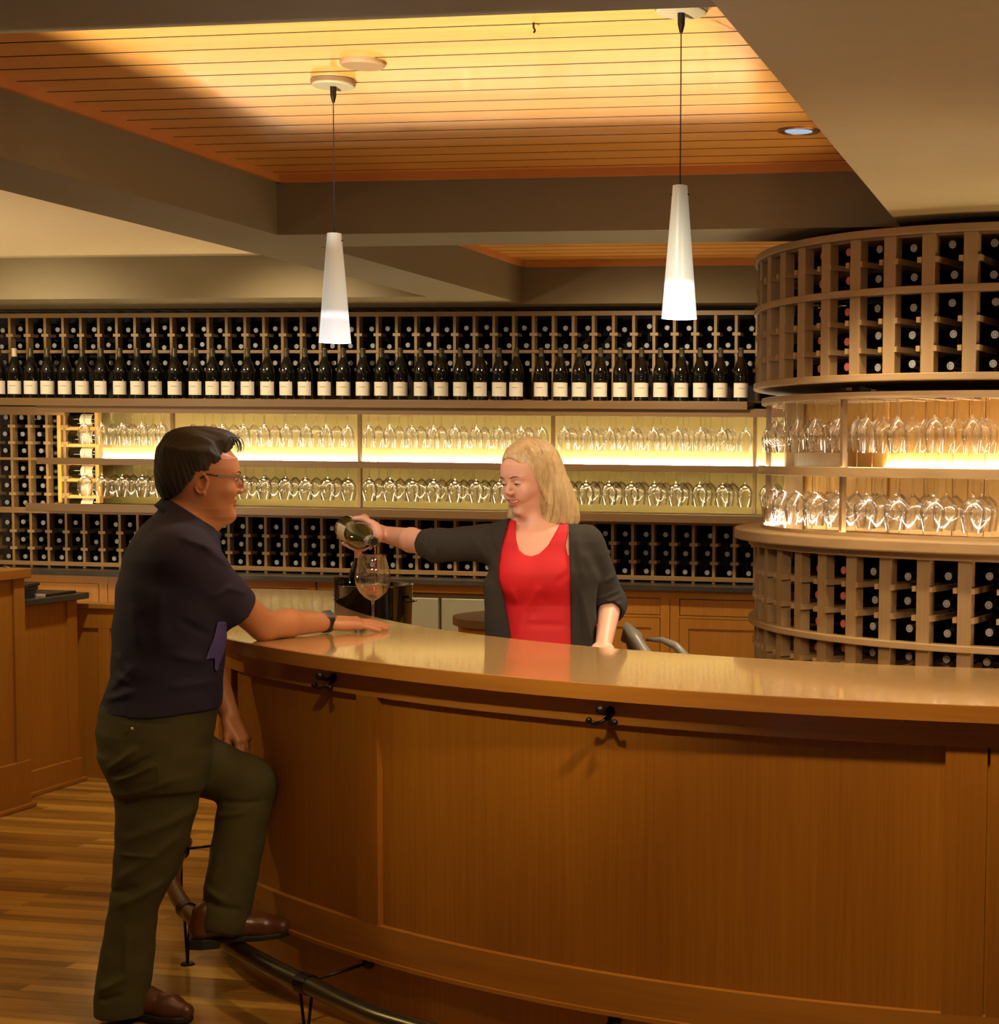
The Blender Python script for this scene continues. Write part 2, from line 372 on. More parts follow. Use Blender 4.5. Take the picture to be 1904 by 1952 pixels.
h = MB().tube([(0, 0, 0), (0, 0, -.012), (.004, 0, -.02), (0, 0, -.026)], .003, 6).build('ceiling_hook', M['iron'], loc=tuple(at(1017, 43, z=2.75)))
tag(h, 'tiny dark hook in the ceiling boards near the front beam', 'hook')
# ------------------------------------------------------------------ pendants
def pendant_mat():
    m = bpy.data.materials.new('frosted_pendant_glass'); m.use_nodes = True; nt = m.node_tree; N = nt.nodes; L = nt.links
    b = N['Principled BSDF']; b.inputs['Base Color'].default_value = (0.44, 0.48, 0.48, 1); b.inputs['Roughness'].default_value = 0.35
    tc = N.new('ShaderNodeTexCoord'); sp = N.new('ShaderNodeSeparateXYZ'); L.new(tc.outputs['Object'], sp.inputs[0])
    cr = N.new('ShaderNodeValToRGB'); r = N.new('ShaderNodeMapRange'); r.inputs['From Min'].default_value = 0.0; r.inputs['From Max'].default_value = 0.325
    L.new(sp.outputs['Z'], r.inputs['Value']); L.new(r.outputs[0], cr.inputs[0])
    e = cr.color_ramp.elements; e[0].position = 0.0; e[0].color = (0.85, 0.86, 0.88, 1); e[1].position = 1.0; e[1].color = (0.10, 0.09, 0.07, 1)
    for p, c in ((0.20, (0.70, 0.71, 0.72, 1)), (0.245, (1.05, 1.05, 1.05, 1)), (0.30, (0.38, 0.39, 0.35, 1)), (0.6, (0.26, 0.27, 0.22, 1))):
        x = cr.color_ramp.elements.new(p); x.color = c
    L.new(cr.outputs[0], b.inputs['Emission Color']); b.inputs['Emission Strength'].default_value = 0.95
    return m
PM = pendant_mat()
def pendant(x, y, zt, zb, rt, rb, label):
    t = empty('pendant_lamp', (x, y, zb)); tag(t, label, 'lamp', 'pendant lamps over the bar')
    h = zt - zb
    MB().lathe([(rb - .004, 0.0), (rb, 0.0), (rt + (rb - rt) * .5, h * .5), (rt, h), (rt - .004, h + .001), (0.0, h + .001)], 40).build('lamp_shade', PM, t, angle=50)
    MB().lathe([(0, h * .25), (.014, h * .25), (.014, h * .05), (0, h * .04)], 16).build('bulb', emit('pendant_bulb', (1, .95, .85), 3), t, smooth=True)
    b = MB()
    for s in (-1, 1): b.tube([(s * (rt - .002), 0, h * .935), (s * (rt + .006), 0, h * .935)], .002, 6)
    b.build('pin', M['iron'], t)
    MB().tube([(0, 0, h), (0, 0, 2.70 - zb)], .0018, 6).build('cord', M['black_plastic'], t)
    MB().tube([(0, 0, 2.735 - zb), (0, 0, 2.70 - zb), (0, 0, 2.68 - zb)], [.010, .009, .004], 10).build('cord_grip', M['iron'], t)
    MB().lathe([(0, 2.727 - zb), (.060, 2.727 - zb), (.062, 2.729 - zb), (.062, 2.75 - zb)], 40).build('canopy', plain('cream_canopy', (0.32, 0.26, 0.14), 0.5), t, angle=40)
    MB().lathe([(.0625, 2.733 - zb), (.0655, 2.735 - zb), (.0655, 2.745 - zb), (.0625, 2.747 - zb)], 40).build('canopy_band', M['shelf_brown'], t, angle=40)
    lamp('POINT', 'pendant_light', (x, y, zb - .03), 6, (1, .93, .80), .035)
    return t
pendant(-2.270, 4.76, 2.296, 1.972, .021, .047, 'slim white cone pendant lamp hanging nearer the man in the navy shirt')
pendant(-1.040, 4.10, 2.309, 1.983, .018, .044, 'slim white cone pendant lamp hanging above and right of the blonde woman')

# ------------------------------------------------------------------ bar
CO = (-0.229, 7.724); RO = 3.829; CI = (-0.383, 7.546); RI = 2.917
def pol(c, r, a): a = math.radians(a); return (c[0] + r * math.cos(a), c[1] + r * math.sin(a))
A0, A1 = -161.0, -58.0
NN = 140
angs = [A0 + (A1 - A0) * i / NN for i in range(NN + 1)]
bar = empty('tasting_bar', (CO[0], CO[1] - RO, 0)); tag(bar, 'long curved light wood tasting bar with tall panelled front', 'bar counter')
bar_loc = Vector(bar.location)
def barpart(mb, name, mat, **k):
    o = mb.build(name, mat, bar, **k); o.location = -bar_loc; return o
def arcdir_wood(base, name, c):
    """grain that follows the curve: polar coordinates about the bar's own centre"""
    m = base.copy(); m.name = name; nt = m.node_tree; N = nt.nodes; L = nt.links
    tc = [n for n in N if n.type == 'TEX_COORD'][0]
    vm = N.new('ShaderNodeVectorMath'); vm.operation = 'SUBTRACT'; vm.inputs[1].default_value = (c[0], c[1], 0)
    sp = N.new('ShaderNodeSeparateXYZ'); L.new(tc.outputs['Object'], vm.inputs[0]); L.new(vm.outputs[0], sp.inputs[0])
    at2 = N.new('ShaderNodeMath'); at2.operation = 'ARCTAN2'; L.new(sp.outputs['Y'], at2.inputs[0]); L.new(sp.outputs['X'], at2.inputs[1])
    mu = N.new('ShaderNodeMath'); mu.operation = 'MULTIPLY'; mu.inputs[1].default_value = 3.5; L.new(at2.outputs[0], mu.inputs[0])
    ln = N.new('ShaderNodeVectorMath'); ln.operation = 'LENGTH'
    cx = N.new('ShaderNodeCombineXYZ'); L.new(sp.outputs['X'], cx.inputs[0]); L.new(sp.outputs['Y'], cx.inputs[1]); L.new(cx.outputs[0], ln.inputs[0])
    cc = N.new('ShaderNodeCombineXYZ'); L.new(mu.outputs[0], cc.inputs[0]); L.new(ln.outputs['Value'], cc.inputs[1]); L.new(sp.outputs['Z'], cc.inputs[2])
    for n in N:
        if n.type == 'MAPPING':
            for l in list(n.inputs['Vector'].links): L.remove(l)
            L.new(cc.outputs[0], n.inputs['Vector'])
    return m
MTOP = arcdir_wood(M['bar_top'], 'bar_top_curved_wood', CO)
MNOS = arcdir_wood(M['nosing'], 'bar_edge_curved_wood', CO)
MFR = arcdir_wood(M['bar_front'], 'bar_front_curved_wood', CO)
MRAIL = MNOS
def shr(a):      # the left arm of the bar tightens beyond the man
    t = min(max((-127 - a) / 26.0, 0), 1); return -.27 * t * t * (3 - 2 * t)
outer = [pol(CO, RO - .012 + shr(a), a) for a in angs]; inner = [pol(CI, RI, a) for a in angs]
barpart(MB().slab(outer, inner, 1.030, 1.070), 'bar_top', MTOP)
barpart(MB().arc(CO, RO - .012, RO, A0, A1, 1.030, 1.0695, NN, df=shr), 'edge_band', MNOS)
RB = 3.785
barpart(MB().arc(CO, RB - .04, RB - .018, A0 + 1, A1, .23, 1.03, NN, df=shr), 'front_panel', MFR)
fr = MB()
fr.arc(CO, RB - .03, RB, A0 + 1, A1, .965, 1.03, NN, df=shr)          # top rail
fr.arc(CO, RB - .03, RB, A0 + 1, A1, .225, .320, NN, df=shr)         # bottom rail
barpart(fr, 'panel_rail', MRAIL)
for a0, a1 in ((-118.65, -117.25), (-91.75, -90.25), (-90.15, -88.65), (-63, -61.6), (-131.6, -130.2), (-144.5, -143.1), (-157.5, -156.1)):
    barpart(MB().arc(CO, RB - .03, RB, a0, a1, .32, .965, 3, df=shr), 'stile', M['bar_front'])
barpart(MB().arc(CO, RB - .10, RB + .008, A0 + 1, A1, .215, .226, NN, df=shr), 'plinth_moulding', MNOS)
barpart(MB().arc(CO, RB - .12, RB - .045, A0 + 1, A1, 0, .216, NN, df=shr), 'plinth', MFR)
barpart(MB().arc(CO, RB - .06, RB - .025, A0 + 1, A1, 0, .030, NN, df=shr), 'shoe_moulding', MNOS)
# inside face and end of the bar carcass
barpart(MB().arc(CI, RI + .04, RI + .06, A0 + 1, A1, 0, 1.03, 80), 'inner_panel', M['cabinet'])
e0, e1 = pol(CI, RI + .05, A0 + .8), pol(CO, RB - .03 + shr(A0), A0 + .8)
barpart(MB().bar((e0[0], e0[1], .515), (e1[0], e1[1], .515), .03, 1.03), 'end_panel', M['cabinet'])
# coat hooks
def hook(ang, z, label):
    p = pol(CO, RB, ang); t = empty('coat_hook', (p[0], p[1], z), (0, 0, math.radians(ang + 90))); tag(t, label, 'hook', 'bronze bag hooks under the bar top')
    # local: x along the face, -y outwards
    MB().tube([(0, 0, .012), (0, -.006, .012)], [.014, .012], 16).build('back_plate', M['iron'], t, smooth=False)
    b = MB(); b.tube([(0, -.004, .012), (0, -.03, .010), (0, -.045, .018)], [.006, .005, .006], 8); b.sphere((0, -.048, .022), .0125, 8); b.build('upper_prong', M['iron'], t, smooth=True)
    for s in (-1, 1):
        b = MB(); b.tube([(0, -.006, .002), (s * .010, -.022, -.012), (s * .024, -.034, -.016), (s * .036, -.04, -.010)], [.005, .005, .005, .006], 8); b.sphere((s * .038, -.041, -.008), .0085, 8)
        b.build('lower_prong', M['iron'], t, smooth=True)
    return t
hook(-104.92, .985, 'dark bronze double hook on the wide bar panel below the woman')
hook(-120.2, .99, 'dark bronze double hook under the bar top near the man')
# foot rail
fr = empty('foot_rail', pol(CO, 3.95, -118) + (0,)); tag(fr, 'dark metal tube foot rail curving around the base of the bar', 'foot rail')
o0 = Vector(fr.location); ZR = .178
def rrail(a): return float(np.interp(a, [-160, -147, -137.5, -130.7, -124.8, -117.9, -113.3, -108], [3.60, 3.705, 3.826, 3.885, 3.915, 3.965, 4.02, 4.04]))
def frp(mb, name, mat, **k):
    o = mb.build(name, mat, fr, **k); o.location = -o0; return o
frp(MB().tube([pol(CO, rrail(a), a) + (ZR,) for a in np.linspace(-147.6, -62, 150)], .0255, 20), 'tube', M['rail_metal'], smooth=True)
for a in (-145.5, -132.5, -118.6, -105, -91, -77):
    RR = rrail(a); b = MB()
    q = lambda r, z, da=0: Vector(pol(CO, r, a + da) + (z,))
    b.tube([q(RB - .045 + shr(a), .19), q(RR - .03, ZR + .005)], .005, 8); frp(b, 'wall_stay', M['iron'], smooth=True)
    b = MB(); b.sphere(q(RB - .035 + shr(a), .19), .018, 10); frp(b, 'ball_end', M['iron'], smooth=True)
    b = MB(); b.tube([q(RR, ZR + .0, -.45), q(RR, .06, -.15), q(RR, .0, 0)], .0045, 8); b.tube([q(RR, ZR, .45), q(RR, .06, .15), q(RR, 0, 0)], .0045, 8); frp(b, 'floor_leg', M['iron'], smooth=True)
    b = MB(); b.lathe([(0, .006), (.02, .006), (.022, 0)], 16, tuple(q(RR, 0))); frp(b, 'foot_disc', M['iron'])
    b = MB(); b.tube([Vector(pol(CO, RR, a - .35) + (ZR,)), Vector(pol(CO, RR, a + .35) + (ZR,))], .029, 20); frp(b, 'collar', M['iron'], smooth=False)
# ------------------------------------------------------------------ bottles
PB = [(0, 0), (.036, 0), (.041, .006), (.041, .155), (.039, .180), (.030, .212), (.019, .240), (.0148, .256), (.0140, .300)]
def bottle_mesh(capmat, label=False, n=20):
    b = MB(); b.lathe(PB, n)
    o = b.build('wine_bottle', M['bottle'], angle=40)
    c = MB(); c.lathe([(.0150, .246), (.0155, .250), (.0150, .296), (.0158, .297), (.0158, .3015), (.0150, .3030)], n)
    c.lathe([(.0150, .3030), (.0136, .3036)], n, mi=0); c.lathe([(.0136, .3036), (.0092, .3036)], n, mi=1); c.lathe([(.0092, .3036), (.0072, .3036)], n, mi=0); c.lathe([(.0072, .3036), (.0, .3036)], n, mi=1)
    # ring-and-bar mark pressed into the disc
    c.box(-.0015, .0045, -.001, .001, .3036, .3039, 0)
    cp = c.build('capsule', [capmat, M['cap_disc']], o, angle=40)
    if label:
        l = MB(); l.lathe([(.0415, .026), (.0415, .106)], 18, arc=(math.radians(-90 - 76), math.radians(-90 + 76)))
        lb = l.build('label', M['label'], o, smooth=True)
        p = MB()
        p.lathe([(.0418, .074), (.0418, .078)], 6, arc=(math.radians(-90 - 26), math.radians(-90 + 26)))
        p.build('print', M['print'], lb, smooth=True)
    return o
XP = lambda k: -6.623 + .1203 * k
LYING = (math.radians(90), 0, 0)    # neck towards the room (-Y)
proto_l = bottle_mesh(M['capsule']); proto_g = bottle_mesh(M['capsule_gold']); proto_r = bottle_mesh(M['capsule_red'])
proto_r.children[0].data.materials[1] = plain('rose_capsule_disc', (.50, .14, .14), .4)
for o in (proto_l, proto_g, proto_r): tag(o, 'x', 'wine bottle', 'bottles lying in the back wall racks')
used = set()
def put(src, loc, rot, label, group):
    if src.name not in used:
        used.add(src.name); src.location = loc; src.rotation_euler = rot; src['label'] = label; src['group'] = group; return src
    return dup(src, loc, rot, label, group)
rng = random.Random(3)
REST = []      # bottles past the three hundred that show largest
def merged_rest(name, label, src, mats_):
    b = MB()
    for mt in REST:
        for me, off in ((src.data, 0), (src.children[0].data, 1)):
            vs = [mt @ v.co for v in me.vertices]; n_ = len(b.v)
            b.v += [tuple(v) for v in vs]
            for p_ in me.polygons: b.f.append(tuple(n_ + i for i in p_.vertices)); b.m.append(off + p_.material_index)
    o = b.build(name, mats_, angle=40); tag(o, label, 'wine bottle', None, 'stuff'); return o
def lying_row(z, k0, k1, where, group, yf=9.40, keep=True):
    for k in range(k0, k1):
        x = XP(k) + .060 + .0 + rng.uniform(-.008, .008)
        tx = rng.uniform(-.03, .03)
        if (not keep) or (z < 1.3 and (12 <= k <= 16 or -4.15 < XP(k) * .55 - 1.0 < -4.3 or 31 <= k <= 35)):
            REST.append(Matrix.Translation((x + .022, yf + .30, z)) @ Matrix.Rotation(tx, 4, 'Z') @ Matrix.Rotation(math.radians(90), 4, 'X') @ Matrix.Rotation(rng.uniform(0, 6), 4, 'Z')); continue
        put(proto_g if rng.random() < .12 else proto_l, (x + .022 , yf + .30, z + rng.uniform(-.004, .004)), (math.radians(90) + rng.uniform(-.02, .03), rng.uniform(0, 6), tx), '', group) \
            .__setitem__('label', 'dark bottle in %s, %s column from left' % (where, nth(k + 2)))
G1 = 'bottles lying in the back wall racks'
lying_row(2.385, -1, 40, 'top row of upper back wall rack', G1)
lying_row(2.285, -1, 40, 'second row of upper back wall rack', G1)
lying_row(2.185, -1, 40, '', G1, keep=False)
lying_row(1.205, -1, 40, 'top row of low back wall rack', G1)
lying_row(1.098, -1, 40, 'middle row of low back wall rack', G1)
lying_row(.992, -1, 40, '', G1, keep=False)
merged_rest('wine_bottle', 'remaining dark bottles of the back racks, third upper row and bottom low row', proto_l, [M['bottle'], M['capsule'], M['cap_disc']])
for i, z in enumerate((1.850, 1.748, 1.646, 1.536, 1.432, 1.326)):
    for k in range(-1, 2):
        put(proto_l, (XP(k) + .082 + rng.uniform(-.008, .008), 9.70, z), (math.radians(90), rng.uniform(0, 6), rng.uniform(-.03, .03)), '', G1)\
            .__setitem__('label', 'dark bottle in left end rack, %s row down, %s column from left' % (nth(i + 1), nth(k + 2)))
# bottles lying sideways with their labels showing, at the left end of the lit bay
proto_s = bottle_mesh(M['capsule'], True); tag(proto_s, 'x', 'wine bottle', 'bottles lying sideways at the left end of the lit bay')
for i, z in enumerate((1.815, 1.712, 1.610, 1.515, 1.410, 1.350)[:6]):
    zz = (1.835, 1.732, 1.632, 1.520, 1.418, 1.320)[i]
    put(proto_s, (-6.062, 9.455, zz), (0, math.radians(-90), 0), 'black bottle with cream label lying sideways by the lit bay, %s from top' % nth(i + 1), proto_s['group'])
# standing bottles on the display shelf
sb = bottle_mesh(M['capsule_gold'], True, 32); tag(sb, 'x', 'wine bottle', 'bottles standing on the long display shelf')
sbw = bottle_mesh(M['capsule_white'], True, 32); tag(sbw, 'x', 'wine bottle', 'bottles standing on the long display shelf')
xs = []
labx = [-3, 26, 57, 88.6, 122, 155, 191, 227]
px = []
for x0 in [-4, 26, 57, 88.6, 122, 155, 191, 227, 260, 294, 331, 371, 403, 433, 470, 507.5, 544, 579, 616.7, 652.2, 689.4, 724.8, 761, 800.3, 839, 875.2, 914, 949, 982, 1029, 1065.5, 1101.5, 1142, 1179.5, 1220, 1256.3, 1296.7, 1331.8, 1370.5, 1409.2]:
    px.append(x0)
rng2 = random.Random(5)
for i, x0 in enumerate(px):
    p = at(x0, 745, y=9.28)
    src = sbw if i == 1 else sb
    lab = 'standing bottle with cream label and pale capsule, left end of display shelf' if i == 1 else 'standing dark bottle with cream label on display shelf, %s from left' % nth(i + 1)
    put(src, (p[0] + .006, 9.285, 1.962), (0, 0, rng2.uniform(-.25, .15) + math.radians(12)), lab, sb['group'])
# ------------------------------------------------------------------ back wall joinery
YF = 9.40
def copies(src, locs):
    for i, l in enumerate(locs):
        if i == 0: src.location = l
        else:
            c = src.copy(); COL.objects.link(c); c.location = l
def rack_unit(name, label, z0, z1, rails, rungs, kmin=-1, kmax=41, rows_back=True):
    t = empty(name, (XP(kmin), YF, z0)); tag(t, label, 'wine rack')
    W = XP(kmax - 1) - XP(kmin)
    p = MB().box(-.0085, .0085, 0, .05, 0, z1 - z0).build('post', M['rack_dark'], t)
    copies(p, [((k - kmin) * .1203, 0, 0) for k in range(kmin, kmax)])
    for (a, b) in rails:
        MB().box(-.0085, W + .0085, -.006, .016, a - z0, b - z0).build('rail', M['rack_dark_h'], t, bevel=.0015)
    for zr in rungs:
        r = MB().box(-.021, .026, -.004, .075, -.009, .009).build('rung', M['rack_h'], t)
        copies(r, [((k - kmin) * .1203, 0, zr - z0) for k in range(kmin, kmax)])
    MB().box(-.0085, W + .0085, .31, .33, 0, z1 - z0).build('shade_back_board', M['black'], t)  # black board in place of the unlit depth behind the bottles
    return t
rack_unit('wine_rack', 'long upper bottle rack along the back wall, two rows above standing bottles', 1.962, 2.485, [(2.458, 2.485), (2.243, 2.262), (1.962, 1.975)], [2.352, 2.146])
rack_unit('wine_rack', 'long low bottle rack of three rows between lit glass bays and dark counter', .929, 1.283, [(1.262, 1.283), (.940, .966)], [1.150, 1.045])
t = rack_unit('wine_rack', 'tall end rack of six bottle rows at left of lit glass bays', 1.283, 1.883, [(1.865, 1.917), (1.588, 1.604), (1.283, 1.298)], [1.797, 1.695, 1.484, 1.380], -1, 4)
# black strip standing for the dark gap above rack
struct(MB().box(-9, 3.2, 9.60, 9.62, 2.44, ZB).build('gap_shade_strip', M['black']))
# display shelf
t = empty('display_shelf', (-4.3, 9.2, 1.92)); tag(t, 'long brown wood display shelf under the standing bottles', 'shelf')
MB().box(-2.9, 2.36, 0, .20, .012, .042).build('shelf_board', M['shelf_brown'], t)
MB().box(-2.9, 2.36, -.012, .0, -.002, .043).build('front_edge', M['shelf_brown'], t, bevel=.002)
# lit glass bay: case with back panels, dividers, glass hanging rails, ledge
case = empty('glass_display_case', (-4.0, 9.2, 1.283)); tag(case, 'long lit open case of hanging wine glasses in the back wall', 'display case')
cl = Vector(case.location)
def cp(mb, name, mat, **k):
    o = mb.build(name, mat, case, **k); o.location = -cl; return o
XL, XR = -6.03, -1.25
DIV = (-5.562, -4.349, -3.147, -1.945)
edges = [-6.34] + list(DIV) + [XR]
for a, b in zip(edges[:-1], edges[1:]):
    cp(MB().box(a, b, 9.72, 9.735, 1.60, 1.915), 'back_panel', M['back_panel'])
    cp(MB().box(a, b, 9.72, 9.735, 1.30, 1.575), 'back_panel', M['back_panel'])
    cp(MB().box(a + .01, b - .01, 9.692, 9.710, 1.600, 1.608), 'led_or_added_strip', M['led'])
    cp(MB().box(a + .01, b - .01, 9.243, 9.256, 1.599, 1.6055), 'led_or_added_strip', M['led_w'])  # unseen strip, added to put bright strokes on the upper glasses
    cp(MB().box(a + .01, b - .01, 9.203, 9.216, 1.322, 1.3295), 'led_or_added_strip', M['led_w'])
    cp(MB().box(a + .01, b - .01, 9.245, 9.262, 1.898, 1.904), 'led_or_added_strip', M['added_t'])  # unseen strip, added to light the whole back panel
    cp(MB().box(a + .01, b - .01, 9.245, 9.262, 1.584, 1.589), 'led_or_added_strip', M['added_l'])  # unseen strip, added to brighten the lower back panels
for x in DIV:
    cp(MB().box(x - .009, x + .009, 9.43, 9.455, 1.33, 1.885), 'divider', M['shelf_brown'])
cp(MB().box(XL - .30, XR, 9.24, 9.74, 1.590, 1.598), 'middle_shelf', M['shelf_brown'])
cp(MB().box(XL - .30, XR, 9.215, 9.24, 1.566, 1.606), 'middle_shelf_edge', M['shelf_brown'], bevel=.002)
cp(MB().box(XL, XR, 9.24, 9.74, 1.904, 1.925), 'bay_roof', M['shelf_brown'])
cp(MB().box(XL - .30, XR, 9.215, 9.235, 1.878, 1.918), 'top_rail', M['shelf_brown'])
cp(MB().box(-6.36, XR, 9.20, 9.74, 1.300, 1.322), 'ledge', M['shelf_brown'])
cp(MB().box(-6.375, XR, 9.165, 9.20, 1.283, 1.331), 'ledge_edge', M['shelf_brown'], bevel=.003)
for x in (-6.30, -6.045):
    cp(MB().box(x - .012, x + .012, 9.40, 9.44, 1.33, 1.90), 'end_post', M['core'])
cp(MB().box(-6.30, -6.14, 9.56, 9.57, 1.33, 1.90), 'shade_back_sheet', M['black'])  # black sheet standing for the dark behind the sideways bottles
for zr in (1.785, 1.682, 1.572, 1.470, 1.368):
    cp(MB().box(-6.30, -6.045, 9.405, 9.56, zr - .010, zr + .010), 'bottle_rest', M['core'])
# hanging rails, T-shaped, run from front to back between the glasses
GP = .1325
def gx(i): return -5.942 + GP * i
for zt in (1.892, 1.580):
    r = MB(); r.box(-.006, .006, 9.23 - 9.2, 9.66 - 9.2, 0, .014); r.box(-.030, .030, 9.23 - 9.2, 9.66 - 9.2, -.004, .001)
    o = r.build('glass_rail', M['shelf_brown'], case)
    copies(o, [(gx(i) + GP / 2 - cl[0], 0, zt - cl[2]) for i in range(-1, 34)])
GLASS = [(.034, .2085), (.036, .2095), (.034, .2105), (.010, .2068), (.0045, .200), (.0036, .190), (.0036, .145), (.005, .132), (.013, .124), (.027, .110), (.036, .090), (.0395, .070), (.038, .045), (.034, .020), (.0305, .0)]
def glass_obj(scale=1.0):
    return MB().lathe([(r * scale, z * scale) for r, z in GLASS], 24).build('wine_glass', M['glass'], smooth=True)
g0 = glass_obj(1.0); tag(g0, 'x', 'wine glass', 'wine glasses hanging in the back wall case')
g1 = MB().lathe([(r * 1.18 if z < .13 else r, z) for r, z in GLASS], 24).build('wine_glass', M['glass'], smooth=True); tag(g1, 'x', 'wine glass', 'wine glasses hanging in the back wall case')
rg = random.Random(11)
for row, (src, zt) in enumerate(((g0, 1.890), (g1, 1.578))):
    for rank, y in enumerate((9.29, 9.42, 9.55)):
        for i in range(0, 33):
            x = gx(i) + rg.uniform(-.004, .004)
            if any(abs(x - d) < .030 for d in DIV) and rank > 0: continue
            if row == 0 and rank == 0 and i in (4, 5): continue
            where = ('upper', 'lower')[row]; rk = ('front', 'middle', 'rear')[rank]
            put(src, (x, y + rg.uniform(-.006, .006), zt - .2105 + .008), (0, 0, 0), 'upturned wine glass in %s back case, %s line, %s from left' % (where, rk, nth(i + 1)), src['group'])
# a few extra glasses overlapping the left end
for row, zt in ((0, 1.890), (1, 1.578)):
    put((g0, g1)[row], (gx(-1) + .02, 9.29, zt - .2025), (0, 0, 0), 'upturned wine glass at far left end of the %s back case' % ('upper', 'lower')[row], g0['group'])
# ------------------------------------------------------------------ stone counter and base cabinets
t = MB().box(-6.9, -1.45, 9.20, 9.74, .896, .928).build('counter_top', M['stone'], bevel=.003)
tag(t, 'dark stone counter top along the back wall under the low bottle rack', 'counter top')
def cabinet(x0, x1, drawer, label, dark=False):
    t = empty('base_cabinet', ((x0 + x1) / 2, 9.26, 0)); tag(t, label, 'cabinet', 'base cabinets along the back wall')
    w = (x1 - x0) / 2
    MB().box(-w, w, .02, .46, .10, .896).build('cabinet_body', M['cabinet'], t)
    MB().box(-w, w, .07, .45, 0, .10).build('toe_kick', M['black'], t)
    MB().box(-w, w, 0, .02, .850, .896).build('top_rail', M['cabinet'], t)
    for s in (-1, 1): MB().box(*sorted((s * (w - .002), s * (w - .055))), 0, .02, .10, .850).build('stile', M['cabinet'], t)
    if drawer:
        MB().box(-w + .058, w - .058, .004, .02, .755, .845).build('drawer', M['cabinet'], t, bevel=.002)
        MB().box(-w + .055, w - .055, 0, .02, .738, .752).build('mid_rail', M['cabinet'], t)
    z1 = .735 if drawer else .845
    d = MB(); d.box(-w + .058, w - .058, .006, .02, .12, z1); 
    dd = d.build('door', M['cabinet'], t, bevel=.002)
    f = MB()
    for (a, b, c, e) in ((-w + .058, w - .058, z1 - .055, z1), (-w + .058, w - .058, .12, .18), (-w + .058, -w + .11, .18, z1 - .055), (w - .11, w - .058, .18, z1 - .055)):
        f.box(a, b, -.003, .007, c, e)
    f.build('door_frame', M['cabinet'], dd)
    return t
cabinet(-2.392, -1.60, True, 'wood base cabinet with drawer, beside the round bottle tower')
cabinet(-3.00, -2.392, True, 'wood base cabinet with drawer, just right of the blonde woman')
cabinet(-5.2, -4.55, True, 'wood base cabinet under the back counter, behind the man')
cabinet(-6.6, -5.9, False, 'plain wood base cabinet under the back counter, partly hidden at far left')
cabinet(-5.9, -5.2, True, 'wood base cabinet at the left end of the back counter')
t = empty('undercounter_fridge', (-3.77, 9.26, 0)); tag(t, 'pale brushed steel fridge front under the back counter, left of the woman', 'fridge')
MB().box(-.77, .76, .02, .46, .10, .896).build('fridge_body', M['shelf_brown'], t)
MB().box(-.77, .76, .0, .02, .846, .896).build('top_rail', M['cabinet'], t)
for a, b in ((-.77, -.01), (.01, .76)): MB().box(a, b, -.01, .02, .12, .815).build('fridge_door', M['steel'], t, bevel=.003)

# ------------------------------------------------------------------ round bottle tower
CT = (-.187, 7.252); RT = 1.289
tower = empty('round_wine_tower', (CT[0], CT[1], 0)); tag(tower, 'round floor-to-soffit wooden bottle tower with lit glass bays at mid height', 'wine rack')
def tp(mb, name, mat, **k):
    o = mb.build(name, mat, tower, **k); o.location = (-CT[0], -CT[1], 0); return o
MRH = arcdir_wood(M['rack_h'], 'tower_ring_wood', CT)
TA0, TA1 = -250.0, -30.0
def ring(name, r0, r1, z0, z1, mat=None, bev=0.003): return tp(MB().arc(CT, r0, r1, TA0, TA1, z0, z1, 110), name, mat or MRH, bevel=bev)
ring('top_ring', RT - .09, RT, 2.450, 2.478)
ring('middle_ring', RT - .06, RT, 2.240, 2.266)
ring('lower_ring', RT - .30, RT, 1.930, 1.956)
ring('glass_ceiling_ring', .85, RT - .035, 1.885, 1.893, bev=0)
ring('glass_ring', RT - .06, RT - .035, 1.868, 1.886)
ring('mid_shelf', .85, RT - .03, 1.600, 1.612, bev=0)
ring('mid_shelf_edge', RT - .05, RT - .022, 1.578, 1.614, M['shelf_brown'] if False else None)
ring('counter_ring', .80, RT + .075, 1.312, 1.355, bev=.006)
ring('under_ring', RT - .06, RT + .015, 1.285, 1.312)
ring('belt_ring', RT - .05, RT + .012, .957, .982)
ring('base_ring', RT - .06, RT, .02, .14)
ring('roof_board', .5, RT - .02, 2.44, 2.452, M['shelf_brown'], 0)
for z0, z1, nm in ((1.956, 2.45, 'upper_post'), (.14, 1.285, 'lower_post')):
    src = None
    for j in range(-19, 11):
        a = -102.75 + 7.2 * j
        if a < TA0 + 2 or a > TA1 - 2: continue
        if src is None:
            src = MB().box(RT - .055, RT - .014, -.0265, .0265, 0, z1 - z0).build(nm, M['rack'], tower, bevel=.002); o = src
        else:
            o = src.copy(); COL.objects.link(o)
        o.location = (0, 0, z0); o.rotation_euler = (0, 0, math.radians(a))
for zr in (2.357, 2.145, 2.042, 1.178, 1.072, .875, .77):
    src = None
    for j in range(-14, 8):
        a = -102.75 + 7.2 * j
        if src is None:
            b = MB()
            b.box(RT - .34, RT - .006, -.041, -.0265, -.010, .010); b.box(RT - .34, RT - .006, .0265, .041, -.010, .010)
            src = b.build('rung', M['rack_h'], tower); o = src
        else: o = src.copy(); COL.objects.link(o)
        o.location = (0, 0, zr); o.rotation_euler = (0, 0, math.radians(a))
tp(MB().arc(CT, .80, .82, TA0, TA1, 1.956, 2.44, 90), 'dark_liner', M['black'])
tp(MB().arc(CT, .80, .82, TA0, TA1, .02, 1.31, 90), 'dark_liner', M['black'])
